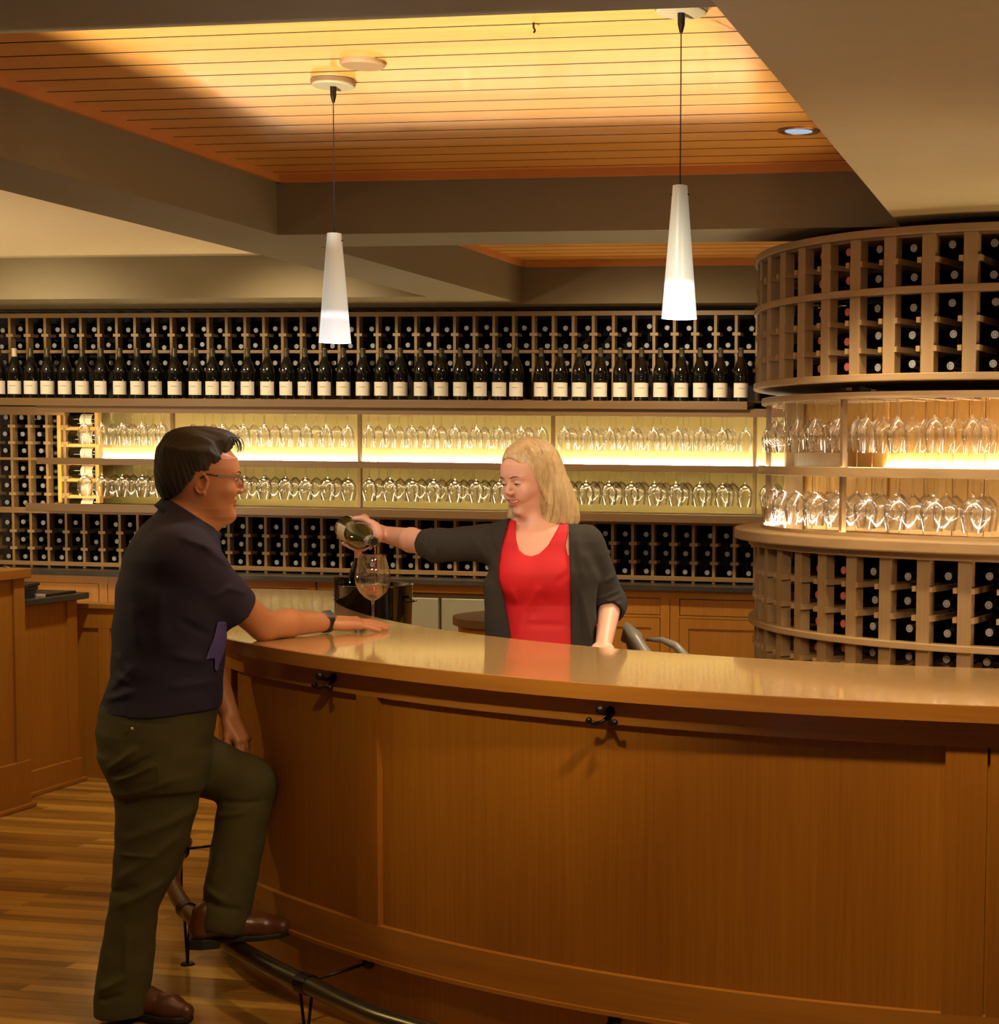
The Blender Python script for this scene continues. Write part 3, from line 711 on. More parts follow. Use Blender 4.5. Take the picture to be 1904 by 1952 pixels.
# lit core of upright boards
for k in range(46):
    a = TA0 + 10 + k * 4.45
    tp(MB().arc(CT, .84, .862 + .002 * (k % 2), a, a + 4.25, 1.355, 1.885, 3), 'core_board', M['core'])
tp(MB().arc(CT, .868, .880, -235, -45, 1.614, 1.622, 80), 'led_or_added_strip', M['led_c'])
tp(MB().arc(CT, 1.226, 1.238, -215, -45, 1.356, 1.362, 80), 'led_or_added_strip', M['led_c'])
tp(MB().arc(CT, 1.240, 1.252, -215, -45, 1.355, 1.369, 80), 'counter_lip', MRH)
tp(MB().arc(CT, 1.226, 1.237, -215, -45, 1.6125, 1.6138, 80), 'led_or_added_strip', M['added_f'])  # extra unseen strip, added for bright strokes on the tower glasses
q0 = pol(CT, .87, -138); q1 = pol(CT, 1.16, -163)
for k_ in range(7):
    f0, f1 = k_ / 7, (k_ + .96) / 7
    for (za, zb_) in ((1.356, 1.578), (1.613, 1.884)):
        tp(MB().bar((q0[0] + (q1[0] - q0[0]) * f0, q0[1] + (q1[1] - q0[1]) * f0, (za + zb_) / 2), (q0[0] + (q1[0] - q0[0]) * f1, q0[1] + (q1[1] - q0[1]) * f1, (za + zb_) / 2), .012, zb_ - za), 'side_board', M['core'])
for a in (-129.0, -100.0 + 29.5, -172):
    tp(MB().arc(CT, 1.212, 1.235, a - .35, a + .35, 1.355, 1.885, 2), 'divider', M['shelf_brown'])
for a in (-158.5,):
    tp(MB().arc(CT, 1.10, 1.17, a - .8, a + .8, 1.355, 1.885, 2), 'end_post', M['rack'])
b = MB().arc(CT, 1.13, 1.15, -156, -133, 1.612, 1.668, 10)
tp(b, 'shelf_fascia', M['shelf_brown'])
# radial glass rails
for z in (1.872, 1.586):
    src = None
    for j in range(-15, 9):
        a = -99.15 + 7.2 * j
        if src is None:
            b = MB(); b.box(.93, RT - .04, -.024, .024, -.004, .0); b.box(.93, RT - .04, -.006, .006, 0, .013)
            src = b.build('glass_rail', M['rack_h'], tower); o = src
        else: o = src.copy(); COL.objects.link(o)
        o.location = (0, 0, z); o.rotation_euler = (0, 0, math.radians(a + 3.6 - 3.6))
gt = MB().lathe([(r, z) for r, z in GLASS], 28).build('wine_glass', M['glass'], smooth=True); tag(gt, 'x', 'wine glass', 'wine glasses hanging around the tower')
gt2 = MB().lathe([(r * 1.2 if z < .13 else r, z) for r, z in GLASS], 28).build('wine_glass', M['glass'], smooth=True); tag(gt2, 'x', 'wine glass', 'wine glasses hanging around the tower')
for row, (src, zt) in enumerate(((gt, 1.873), (gt2, 1.588))):
    for rank, (r, off) in enumerate(((1.205, 0), (1.105, 0), (1.01, 0))):
        for j in range(-10, 5):
            a = math.radians(-102.75 + 7.2 * j + rg.uniform(-.3, .3) + (0.0))
            if j > 1 and rank == 2: continue
            put(src, (CT[0] + r * math.cos(a), CT[1] + r * math.sin(a), zt - .203), (0, 0, 0),
                'upturned wine glass on %s tower ring, %s circle, %s from left' % (('upper', 'lower')[row], ('outer', 'middle', 'inner')[rank], nth(j + 11)), src['group'])
# bottles of the tower
G2 = 'bottles lying in the round tower'
for i, z in enumerate((2.410, 2.304, 2.197, 2.090, 1.985, 1.226, 1.124, 1.021, .925)):
    for j in range(-7, 2):
        a = -99.15 + 7.2 * j
        red = j in (-5, -4)
        aa = math.radians(a + rng.uniform(-.25, .25)); d = Vector((math.cos(aa), math.sin(aa), 0))
        if a < -185: continue
        rr = RT - .055 - .303
        ro = Matrix.Rotation(aa, 4, 'Z') @ Matrix.Rotation(math.radians(90) + rng.uniform(-.02, .02), 4, 'Y') @ Matrix.Rotation(rng.uniform(0, 6), 4, 'Z')
        put(proto_r if red else proto_l, (CT[0] + rr * d.x, CT[1] + rr * d.y, z + rng.uniform(-.004, .004)), ro.to_euler(),
            '%s bottle in tower %s rack, %s row down, %s column from left' % ('red-capped' if red else 'dark', 'upper' if i < 5 else 'lower', nth(i + 1 if i < 5 else i - 4), nth(j + 8)), G2)
# ------------------------------------------------------------------ sculpting with distance fields
f32 = np.float32
def V(*a): return np.array(a, dtype=f32)
def su(a, b, k):
    if k <= 0: return np.minimum(a, b)
    h = np.clip(.5 + .5 * (b - a) / k, 0, 1); return b + (a - b) * h - k * h * (1 - h)
def ssub(a, b, k):          # a minus b
    return -su(-a, b, k)
def capsule(p, a, b, ra, rb):
    a = np.asarray(a, f32); b = np.asarray(b, f32); ab = b - a
    t = np.clip(((p - a) @ ab) / float(ab @ ab), 0, 1)
    return np.linalg.norm(p - a - t[:, None] * ab, axis=1) - (ra + (rb - ra) * t)
def ellipsoid(p, c, r, R=None):
    q = p - np.asarray(c, f32)
    if R is not None: q = q @ np.asarray(R, f32)
    r = np.asarray(r, f32); k0 = np.linalg.norm(q / r, axis=1); k1 = np.linalg.norm(q / (r * r), axis=1)
    return k0 * (k0 - 1) / np.maximum(k1, 1e-6)
def rbox(p, c, h, r, R=None):
    q = p - np.asarray(c, f32)
    if R is not None: q = q @ np.asarray(R, f32)
    q = np.abs(q) - (np.asarray(h, f32) - r)
    return np.linalg.norm(np.maximum(q, 0), axis=1) + np.minimum(q.max(axis=1), 0) - r
def poly2(u, v, pts):
    """signed distance to a closed polygon in the (u, v) plane"""
    pts = np.asarray(pts, f32); n = len(pts); d = np.full(len(u), 1e9, f32); s = np.ones(len(u), f32)
    for i in range(n):
        a = pts[i]; b = pts[i - 1]; e = b - a; wu = u - a[0]; wv = v - a[1]
        t = np.clip((wu * e[0] + wv * e[1]) / max(float(e @ e), 1e-12), 0, 1)
        d = np.minimum(d, (wu - e[0] * t) ** 2 + (wv - e[1] * t) ** 2)
        c1 = v >= a[1]; c2 = v < b[1]; c3 = e[0] * wv > e[1] * wu
        flip = (c1 & c2 & c3) | (~c1 & ~c2 & ~c3); s = np.where(flip, -s, s)
    return s * np.sqrt(d)
def loft(p, zs, xl, xr, yc, wy, n=2.2, off=0.0):
    """upright body section: at every height an oval from xl to xr, half depth wy about yc"""
    z = p[:, 2]; o = np.argsort(zs); zz = np.asarray(zs)[o]
    def ip(v): v = np.asarray(v, float) * np.ones(len(zs)); return np.interp(z, zz, v[o]).astype(f32)
    l = ip(xl) - off; r = ip(xr) + off; w = ip(wy) + off; c = ip(yc)
    a = np.maximum((r - l) / 2, 1e-3); x = np.abs(p[:, 0] - (l + r) / 2) / a; y = np.abs(p[:, 1] - c) / w
    k = (x ** n + y ** n) ** (1 / n)
    d = (k - 1) * np.minimum(a, w)
    cap = np.maximum(zz[0] - z, z - zz[-1]) - off
    return np.where(cap > 0, np.sqrt(np.maximum(d, 0) ** 2 + cap ** 2), np.maximum(d, cap)).astype(f32)
def ridge(p, a, b, sig):
    return np.exp(-(np.maximum(capsule(p, a, b, 0, 0), 0) / sig) ** 2)
def crease(p, a, b, sig):
    """fold line seen on the side facing the room; only u and z matter"""
    a = np.array([a[0], a[2]], f32); b = np.array([b[0], b[2]], f32); q = p[:, (0, 2)]; ab = b - a
    t = np.clip(((q - a) @ ab) / float(ab @ ab), 0, 1); d_ = np.linalg.norm(q - a - t[:, None] * ab, axis=1)
    return np.exp(-(d_ / sig) ** 2) * np.clip(1.15 - np.abs(2 * t - 1) ** 3, 0, 1) * np.clip((.03 - p[:, 1]) / .05, 0, 1)
class Field:
    """ordered union of shapes, each only evaluated near its own box"""
    def __init__(s): s.it = []
    def add(s, fn, lo, hi, k=.01, mode='u'): s.it.append((fn, np.asarray(lo) - .05, np.asarray(hi) + .05, k, mode)); return s
    def cap(s, a, b, ra, rb=None, k=.01):
        rb = ra if rb is None else rb; a = np.asarray(a, float); b = np.asarray(b, float); R = max(ra, rb)
        return s.add(lambda p: capsule(p, a, b, ra, rb), np.minimum(a, b) - R, np.maximum(a, b) + R, k)
    def ell(s, c, r, k=.01, R=None, mode='u'):
        c = np.asarray(c, float); m = max(r); return s.add(lambda p: ellipsoid(p, c, r, R), c - m, c + m, k, mode)
    def chain(s, pts, rs, k=.006):
        for i in range(len(pts) - 1): s.cap(pts[i], pts[i + 1], rs[i], rs[i + 1], k)
        return s
    def __call__(s, p):
        d = np.full(len(p), 1.0, f32)
        for fn, lo, hi, k, mode in s.it:
            m = np.all((p > lo) & (p < hi), axis=1)
            if not m.any(): continue
            q = p[m]; v = fn(q)
            if mode == 'u': d[m] = su(d[m], v, k)
            elif mode == 's': d[m] = ssub(d[m], v, k)
            elif mode == 'd': d[m] = d[m] + v
        return d
    def bounds(s):
        lo = np.min([i[1] for i in s.it if i[4] == 'u'], axis=0) + .05; hi = np.max([i[2] for i in s.it if i[4] == 'u'], axis=0) - .05
        return lo - .02, hi + .02
def isomesh(fn, lo, hi, h):
    """surface nets on a sparse grid"""
    B = 8; lo = np.asarray(lo, float); n = np.ceil((np.asarray(hi) - lo) / (h * B)).astype(int) + 1
    ci = np.stack(np.meshgrid(*[np.arange(k) for k in n], indexing='ij'), -1).reshape(-1, 3)
    cc = (lo + (ci + .5) * h * B).astype(f32); d0 = fn(cc)
    act = np.abs(d0) < h * B * 1.35
    N = n * B + 1
    D = np.ones(N, f32)
    for i, dd in zip(ci[(~act) & (d0 < 0)], d0[(~act) & (d0 < 0)]):
        a = i * B; D[a[0]:a[0] + B + 1, a[1]:a[1] + B + 1, a[2]:a[2] + B + 1] = -1
    loc = np.stack(np.meshgrid(*[np.arange(B + 1)] * 3, indexing='ij'), -1).reshape(-1, 3)
    ac = ci[act]
    for s in range(0, len(ac), 600):
        g = (ac[s:s + 600, None, :] * B + loc[None]).reshape(-1, 3)
        v = fn((lo + g * h).astype(f32)); D[g[:, 0], g[:, 1], g[:, 2]] = v
    # cells of active blocks
    l8 = np.stack(np.meshgrid(*[np.arange(B)] * 3, indexing='ij'), -1).reshape(-1, 3)
    cells = (ac[:, None, :] * B + l8[None]).reshape(-1, 3)
    cor = np.array([(i, j, k) for i in (0, 1) for j in (0, 1) for k in (0, 1)])
    vals = np.stack([D[cells[:, 0] + c[0], cells[:, 1] + c[1], cells[:, 2] + c[2]] for c in cor], 1)
    sg = vals < 0; mix = sg.any(1) & ~sg.all(1)
    cells = cells[mix]; vals = vals[mix]
    if len(cells) == 0: return np.zeros((0, 3)), []
    acc = np.zeros((len(cells), 3)); cnt = np.zeros(len(cells))
    E = [(a, b) for a in range(8) for b in range(a + 1, 8) if np.abs(cor[a] - cor[b]).sum() == 1]
    for a, b in E:
        va, vb = vals[:, a], vals[:, b]; m = (va < 0) != (vb < 0)
        t = np.where(m, va / np.where(m, va - vb, 1), 0)
        acc[m] += (cor[a] + (cor[b] - cor[a]) * t[:, None])[m]; cnt[m] += 1
    P = lo + (cells + acc / cnt[:, None]) * h
    idx = -np.ones(N, np.int32); idx[cells[:, 0], cells[:, 1], cells[:, 2]] = np.arange(len(cells))
    F = []
    for ax in range(3):
        u, w = [(1, 2), (2, 0), (0, 1)][ax]
        e = np.zeros(3, int); e[ax] = 1; du = np.zeros(3, int); du[u] = 1; dw = np.zeros(3, int); dw[w] = 1
        ok = (cells[:, u] > 0) & (cells[:, w] > 0); c = cells[ok]
        a = D[c[:, 0], c[:, 1], c[:, 2]]; b = D[c[:, 0] + e[0], c[:, 1] + e[1], c[:, 2] + e[2]]
        m = (a < 0) != (b < 0); c = c[m]; a = a[m]
        q = [c, c - du, c - du - dw, c - dw]
        I = np.stack([idx[x[:, 0], x[:, 1], x[:, 2]] for x in q], 1); g = (I >= 0).all(1); I = I[g]; a = a[g]
        I[a >= 0] = I[a >= 0][:, ::-1]
        F.append(I)
    return P, np.concatenate(F)
def biggest(P, Fc, minf=.04):
    lab = np.arange(len(P))
    for _ in range(400):
        m = lab[Fc].min(1); new = lab.copy(); np.minimum.at(new, Fc.ravel(), np.repeat(m, 4)); new = new[new]
        if (new == lab).all(): break
        lab = new
    u, inv, cnt = np.unique(lab, return_inverse=True, return_counts=True)
    return Fc[(cnt[inv] > minf * len(P))[Fc[:, 0]]]
def sculpt(name, parts, mats, parent=None, matfn=None, org=(0, 0, 0), clean=True):
    """parts: list of (field, lo, hi, h, keep) meshed and joined into one object"""
    Vs = []; Fs = []; n = 0
    for fn, lo, hi, h, keep in parts:
        P, Fc = isomesh(fn, lo, hi, h)
        if keep is not None and len(P):
            k = keep(P); Fc = Fc[k[Fc].all(1)]
        elif clean: Fc = biggest(P, Fc)
        if len(Fc) == 0: continue
        us = np.unique(Fc); mp = -np.ones(len(P), int); mp[us] = np.arange(len(us)); P = P[us]; Fc = mp[Fc]
        Vs.append(P); Fs.append(Fc + n); n += len(P)
    P = np.concatenate(Vs); Fc = np.concatenate(Fs)
    me = bpy.data.meshes.new(name); me.vertices.add(len(P)); me.vertices.foreach_set('co', (P - np.asarray(org)).astype(f32).ravel())
    me.loops.add(Fc.size); me.loops.foreach_set('vertex_index', Fc.astype(np.int32).ravel())
    me.polygons.add(len(Fc)); me.polygons.foreach_set('loop_start', np.arange(0, Fc.size, 4, dtype=np.int32)); me.polygons.foreach_set('loop_total', np.full(len(Fc), 4, np.int32))
    for m in (mats if isinstance(mats, (list, tuple)) else [mats]): me.materials.append(m)
    if matfn is not None: me.polygons.foreach_set('material_index', matfn(P[Fc].mean(1)).astype(np.int32))
    me.polygons.foreach_set('use_smooth', np.ones(len(Fc), bool)); me.update(calc_edges=True); me.validate()
    o = bpy.data.objects.new(name, me); COL.objects.link(o)
    if parent: o.parent = parent
    return o
class Stance:
    """upright frame of a standing person: u across the view, v away, z up"""
    def __init__(s, c, ang, y0):
        s.c = np.array([c[0], c[1], 0.0]); s.a = math.radians(ang); s.y0 = y0
        s.u = np.array([math.cos(s.a), math.sin(s.a), 0]); s.v = np.array([-math.sin(s.a), math.cos(s.a), 0])
    def toL(s, P): q = np.asarray(P, float) - s.c; return np.array([q @ s.u, q @ s.v, q[2]])
    def at(s, px, py, y):
        r = RW @ np.array([px - PPX, py - PPY, F_PX]); t = (y - s.y0 + (s.c - EYE) @ s.v) / (r @ s.v)
        return s.toL(EYE + t * r)
def boxkeep(lo, hi, inside, m=0.0):
    lo = np.asarray(lo); hi = np.asarray(hi)
    return (lambda P: np.all((P > lo) & (P < hi), axis=1)) if inside else (lambda P: ~np.all((P > lo + m) & (P < hi - m), axis=1))
def frame(fwd, up):
    x = np.asarray(fwd, float); x = x / np.linalg.norm(x); y = np.cross(up, x); y /= np.linalg.norm(y); z = np.cross(x, y)
    return np.stack([x, y, z], 1)      # columns: forward, left, up
def head_field(F, O, R, s=1.0, man=True, smile=False):
    """adds a head to field F; O: centre between the ears, R: columns forward/left/up"""
    O = np.asarray(O, float); w = lambda x, y, z: O + R @ (np.array([x, y, z]) * s)
    m = .16 * s
    L_ = lambda p: (p - O.astype(f32)) @ R.astype(f32) / f32(s)
    zt = [-.105, -.092, -.070, -.045, -.020, .010, .040, .065]
    if man:
        Bf = [.052, .070, .078, .080, .083, .084, .088, .080]; Wd = [.022, .042, .056, .063, .067, .070, .072, .068]; Kb = [.0, .030, .050, .062, .07, .075, .08, .07]
    else:
        Bf = [.050, .070, .078, .080, .080, .080, .084, .078]; Wd = [.013, .026, .043, .054, .061, .066, .069, .066]; Kb = [.0, .025, .042, .055, .065, .07, .075, .065]
    def face(p):
        q = L_(p); z = q[:, 2]
        b = np.interp(z, zt, Bf); k = np.interp(z, zt, Kb); wd = np.interp(z, zt, Wd); a = np.where(q[:, 0] > 0, b, k)
        kk = ((np.abs(q[:, 0]) / np.maximum(a, .004)) ** 2.3 + (np.abs(q[:, 1]) / wd) ** 2.3) ** (1 / 2.3)
        d = (kk - 1) * np.minimum(a + .01, wd); cap_ = np.maximum(-.105 - z, z - .065)
        return (np.maximum(d, cap_ + .004) * s).astype(f32)
    F.add(face, O - m, O + m, .02)
    F.ell(w(-.012, 0, .038), np.array((.100, .076, .094)) * s, .03 * s, R)
    if man: F.ell(w(.070, 0, -.088), np.array((.017, .023, .016)) * s, .016 * s, R)
    else: F.ell(w(.068, 0, -.087), np.array((.013, .016, .013)) * s, .016 * s, R)
    for sy in (-1, 1):
        F.ell(w(.077 if man else .074, sy * .026, .026), np.array((.012, .022, .007 if man else .004)) * s, .012 * s, R)
        F.ell(w(.060, sy * .038, -.022), np.array((.024, .022, .020 if not smile else .023)) * s, .018 * s, R)
        F.ell(w(.096, sy * .031, .008), np.array((.017, .017, .0115)) * s, .010 * s, R, 's')
        F.ell(w(.0735, sy * .031, .008), np.array((.0138, .0142, .0128)) * s, .003 * s, R)
        F.ell(w(.088, sy * .031, .0062 if man else .0045), np.array((.010, .0125, .0042 if man else .0022)) * s, .0015 * s, R, 's')
    ny = .0 
    tr_ = .0095 if man else .0078
    F.cap(w(.083, 0, .016), w(.104 if man else .101, 0, -.016), .0070 * s if man else .0055 * s, tr_ * s, .010 * s)
    for sy in (-1, 1):
        F.ell(w(.093, sy * (.0105 if man else .0088), -.0215), np.array((.011, .0072, .0070) if man else (.0095, .0060, .0058)) * s, .006 * s, R)
        F.ell(w(.098, sy * .0055, -.0272), np.array((.0042, .0026, .0035)) * s, .002 * s, R, 's')
    zl = -.052
    if smile:
        lipd = lambda half, dz, hh, x0, rx: (lambda p: (lambda q: (np.sqrt(((q[:, 0] - x0 + 9 * q[:, 1] ** 2) / rx) ** 2 + (q[:, 1] / half) ** 2 + ((q[:, 2] - zl - dz - 9 * q[:, 1] ** 2) / hh) ** 2) - 1) * hh * s)(L_(p)))
        F.add(lipd(.0275, .0062, .0036, .083, .0085), w(.08, 0, zl) - .03, w(.08, 0, zl) + .03, .004 * s)
        F.add(lipd(.0235, -.0080, .0046, .082, .0090), w(.08, 0, zl) - .03, w(.08, 0, zl) + .03, .005 * s)
        F.add(lipd(.0255, -.0008, .0057, .094, .0145), w(.08, 0, zl) - .03, w(.08, 0, zl) + .03, .0015 * s, 's')
        for sy in (-1, 1): F.ell(w(.070, sy * .032, -.036), np.array((.014, .012, .016)) * s, .012 * s, R)
    else:
        F.ell(w(.0795, 0, zl + .0050), np.array((.0100, .022, .0046)) * s, .007 * s, R)
        F.ell(w(.0775, 0, zl - .0060), np.array((.0110, .019, .0058)) * s, .007 * s, R)
        F.ell(w(.094, 0, zl), np.array((.010, .023, .0014)) * s, .002 * s, R, 's')
    for sy in (-1, 1):      # ears
        c = w(-.008, sy * .0735, -.002)
        Re = R @ np.array(Matrix.Rotation(sy * .30, 3, 'Z')) @ np.array(Matrix.Rotation(.15, 3, 'Y'))
        F.ell(c, np.array((.0165, .0055, .029)) * s, .004 * s, Re)
        for i in range(9):
            a0, a1 = [math.radians(-60 + 30 * (i + j)) for j in (0, 1)]
            g = lambda a: c + Re @ (np.array([-.0145 * math.sin(a) * 1.0 + .0, sy * .004, .026 * math.cos(a)]) * s)
            F.cap(g(a0), g(a1), .0032 * s, .0032 * s, .002 * s)
        F.ell(c + Re @ (np.array([.002, sy * .006, .003]) * s), np.array((.0085, .004, .014)) * s, .003 * s, Re, 's')
        F.ell(c + Re @ (np.array([.010, sy * .001, -.024]) * s), np.array((.006, .004, .008)) * s, .004 * s, Re)
    return w, L_
def eyes(F_, w, s, R, parent, iris=(.10, .06, .03), brow=(.05, .03, .02), man=True, org=None):
    white = plain('eye_white', (.75, .70, .64), .25); ir = plain('iris', iris, .2); bl = plain('lash', brow, .6)
    for sy in (-1, 1):
        b = MB(); c = w(.0735, sy * .031, .008); b.sphere(c, .0124 * s, 10)
        g = w(.0855, sy * .031 - .0018, .0060); o = b.build('eye', [white, ir], parent, smooth=True)
        i_ = MB(); i_.sphere(w(.0812, sy * .031 - .0015, .0058), .0052 * s, 8); i_.build('iris', ir, o, smooth=True)
        l = MB()        # lash line
        pts = [w(.0735 + .0148 * math.cos(t) * .93, sy * .031 + .0148 * math.sin(t) * .95, (.0105 if man else .0078) - .0035 * abs(math.sin(t))) for t in np.linspace(-.95, .95, 9)]
        l.tube(pts, [.0006, .0013, .0017, .0018, .0018, .0018, .0017, .0013, .0006], 6); l.build('eyelash', bl, parent, smooth=True)
        e = MB()
        pts = [w((.0925 if man else .0900) - .024 * (t - .15) ** 2, sy * (.012 + .036 * t), .0255 + (.0095 if man else .008) * math.sin(t * 2.2) - .004 * t) for t in np.linspace(0, 1, 9)]
        xs_ = np.linspace(.118, .045, 110); px_ = []
        for t in np.linspace(0, 1, 9):
            yy, zz = sy * (.012 + .036 * t), .0255 + (.0095 if man else .008) * math.sin(t * 2.2) - .004 * t
            fv = F_(np.array([w(x_, yy, zz) for x_ in xs_], dtype=f32)); i0 = int(np.argmax(fv < 0)); px_.append(w(xs_[i0] + .0002, yy, zz))
        pts = px_
        k = 1.0 if man else .80
        e.tube(pts, [.0012 * k, .0022 * k, .0028 * k, .003 * k, .003 * k, .0027 * k, .0022 * k, .0015 * k, .0007 * k], 6); e.build('eyebrow', bl, parent, smooth=True)
def finger_chain(base, d, n, L, curl, r0, r1):
    """base knuckle, direction d, back-of-hand normal n; curl angles bend towards the palm"""
    pts = [np.asarray(base, float)]; d = np.asarray(d, float); n = np.asarray(n, float); ang = 0
    for l, c in zip(L, curl):
        ang += c; pts.append(pts[-1] + (d * math.cos(ang) - n * math.sin(ang)) * l)
    return pts, [r0, (r0 * 2 + r1) / 3, (r0 + 2 * r1) / 3, r1]
def hand(F, W_, d, n, side, s=1.0, curls=None, spread=.06, thumb=None):
    """W_: wrist; d: towards fingers; n: back-of-hand normal; side: +1 thumb along cross(n,d)"""
    W_ = np.asarray(W_, float); d = np.asarray(d, float) / np.linalg.norm(d); n = np.asarray(n, float); n = n - d * (n @ d); n /= np.linalg.norm(n)
    t = np.cross(n, d) * side
    R = np.stack([d, t, n], 1)
    c = W_ + d * .050 * s
    F.add(lambda p: rbox(p, c, np.array((.048, .039, .0135)) * s, .0125 * s, R), c - .07 * s, c + .07 * s, .012)
    F.ell(W_ + (d * .040 + t * .026 - n * .006) * s, np.array((.032, .018, .016)) * s, .010, R)
    F.ell(W_ + (d * .035 - t * .024 - n * .005) * s, np.array((.036, .014, .014)) * s, .010, R)
    Ls = [(.040, .024, .020), (.045, .028, .021), (.041, .026, .020), (.032, .020, .018)]
    for i, off in enumerate((.029, .010, -.010, -.028)):
        a = spread * (1.5 - i); dd = d * math.cos(a) + t * math.sin(a)
        cu = curls[i] if curls else (.12, .15, .1)
        b0 = W_ + (d * (.090 - .004 * abs(i - 1) - (.006 if i == 3 else 0)) + t * off) * s
        pts, rs = finger_chain(b0, dd, n, [l * s for l in Ls[i]], cu, .0092 * s * (.88 if i == 3 else 1), .0070 * s)
        F.chain(pts, rs, .003); F.ell(b0 + n * .002 * s, np.array((.011, .0095, .010)) * s, .006, R)
    th = thumb or ((.55, .25), (.0, .15, .1))
    a = th[0][0]; up = th[0][1]; dd = d * math.cos(a) + t * math.sin(a) - n * up; dd /= np.linalg.norm(dd)
    b0 = W_ + (d * .022 + t * .026 - n * .004) * s
    nn = t * math.cos(.8) + n * math.sin(.8); nn -= dd * (nn @ dd); nn /= np.linalg.norm(nn)
    pts, rs = finger_chain(b0, dd, nn, [.042 * s, .032 * s, .026 * s], th[1], .0125 * s, .0085 * s)
    F.chain(pts, rs, .006)
    return F

def skin(name, c, c2):
    m = plain(name, c, .48, sss=.0, bump=(160, .10), var=.06)
    m.node_tree.nodes['Principled BSDF'].inputs['Subsurface Weight'].default_value = .12
    m.node_tree.nodes['Principled BSDF'].inputs['Subsurface Radius'].default_value = (.01, .004, .002)
    return m
# ------------------------------------------------------------------ the man at the bar
YM = 4.56
ST = Stance((-2.64, 4.456), 30.0, YM)
def W3(px, py, y): return ST.at(px, py, y)
def xz(px, py, y): q = W3(px, py, y); return (q[0], q[2])
SK_M = skin('tanned_skin', (.50, .215, .095), 0); LIP_M = plain('lip', (.42, .15, .09), .4)
NAVY = plain('navy_polo_knit', (.016, .013, .040), .85, bump=(900, .5), var=.15)
OLIVE = plain('olive_trouser_twill', (.052, .043, .007), .85, bump=(700, .5), var=.18)
HAIR_M = wood('dark_brown_hair', (.010, .007, .005), (.038, .026, .018), 'Z', 260, .75, 0, .12, 30, 1.2)
SHOE = plain('brown_shoe_leather', (.09, .028, .010), .32, var=.3); SOLE = plain('dark_sole', (.01, .008, .006), .6)
man = empty('person', (-2.64, 4.456, 0), (0, 0, ST.a)); tag(man, 'man in navy polo shirt and olive trousers leaning on the bar, one foot on rail', 'person')
MO = np.zeros(3)
B = Field()
def prof(rows, y0=YM, pad=0):
    """rows of (py, pxl, pxr, yc, wy) -> loft arguments"""
    zs = []; l = []; r = []; yc = []; wy = []
    for (py, a, b, c, w_) in rows:
        A = W3(a, py, c); Bb = W3(b, py, c); zs.append((A[2] + Bb[2]) / 2); l.append(A[0] + pad); r.append(Bb[0] - pad); yc.append(c - ST.y0); wy.append(w_ - pad)
    return zs, l, r, yc, wy
TORSO = [(950, 312, 385, 4.56, .058), (975, 298, 396, 4.56, .085), (1000, 272, 408, 4.56, .135), (1026, 251, 418, 4.56, .180), (1063, 233, 424, 4.56, .205), (1118, 221, 428, 4.56, .205), (1195, 213, 430, 4.57, .195), (1250, 211, 429, 4.57, .185), (1285, 211, 427, 4.57, .183), (1315, 200, 425, 4.57, .187), (1352, 187, 422, 4.57, .190)]
PELV = [(1330, 196, 420, 4.57, .182), (1350, 188, 418, 4.57, .184), (1390, 181, 410, 4.56, .186), (1430, 186, 402, 4.55, .182), (1470, 204, 394, 4.53, .165), (1500, 216, 386, 4.50, .12)]
RLEG = [(1440, 192, 392, 4.490, .085), (1500, 217, 386, 4.490, .088), (1560, 219, 372, 4.490, .086), (1600, 218, 362, 4.495, .084), (1660, 214, 342, 4.500, .080), (1700, 210, 318, 4.500, .074), (1740, 204, 301, 4.505, .070), (1800, 193, 297, 4.510, .070), (1850, 184, 293, 4.510, .072), (1900, 178, 285, 4.510, .073), (1946, 178, 284, 4.510, .072)]
T_ = prof(TORSO); P_ = prof(PELV); R_ = prof(RLEG)
Ti = prof(TORSO, pad=.014); Pi = prof(PELV, pad=.014); Ri = prof(RLEG[:-2], pad=.024)
lo_ = (-.65, -.42, -.02); hi_ = (.55, .48, 1.6)
B.add(lambda p: loft(p, *Ti), lo_, hi_, .02)
B.add(lambda p: loft(p, *Pi), lo_, hi_, .02)
B.add(lambda p: loft(p, *Ri), lo_, hi_, .02)
hipL = W3(335, 1440, 4.65); kneeL = W3(474, 1494, 4.61); ankL = W3(428, 1752, 4.535)
B.cap(hipL, kneeL, .075, .056, .02); B.cap(kneeL, ankL, .056, .04, .02)
# neck
nb = W3(348, 1000, 4.56); nt_ = W3(364, 935, 4.56)
B.cap(nb, nt_, .066, .062, .03)
# near arm resting on the bar
shR = W3(345, 1062, 4.42); elR = ST.toL(at(503, 1193, z=1.114)); wrR = ST.toL(at(628, 1186, z=1.104)); tipR = ST.toL(at(728, 1194, z=1.085))
B.chain([shR, elR], [.052, .046], .02)
mid = elR + (wrR - elR) * .35 + np.array([0, 0, .004])
B.chain([elR, mid, wrR], [.044, .043, .0275], .015)
B.ell(shR + (elR - shR) * .55 + np.array([0, 0, .008]), (.055, .055, .055), .02)
dR = tipR - wrR; dR[2] = -.010; hs = 1.05
B_hand_lo = wrR - .06; 
hand(B, wrR, dR, (0.05, -.16, 1), +1, hs, curls=[(.10, .06, .05), (.08, .06, .05), (.09, .06, .05), (.10, .08, .06)], spread=.10, thumb=((.75, .20), (.0, -.1, -.1)))
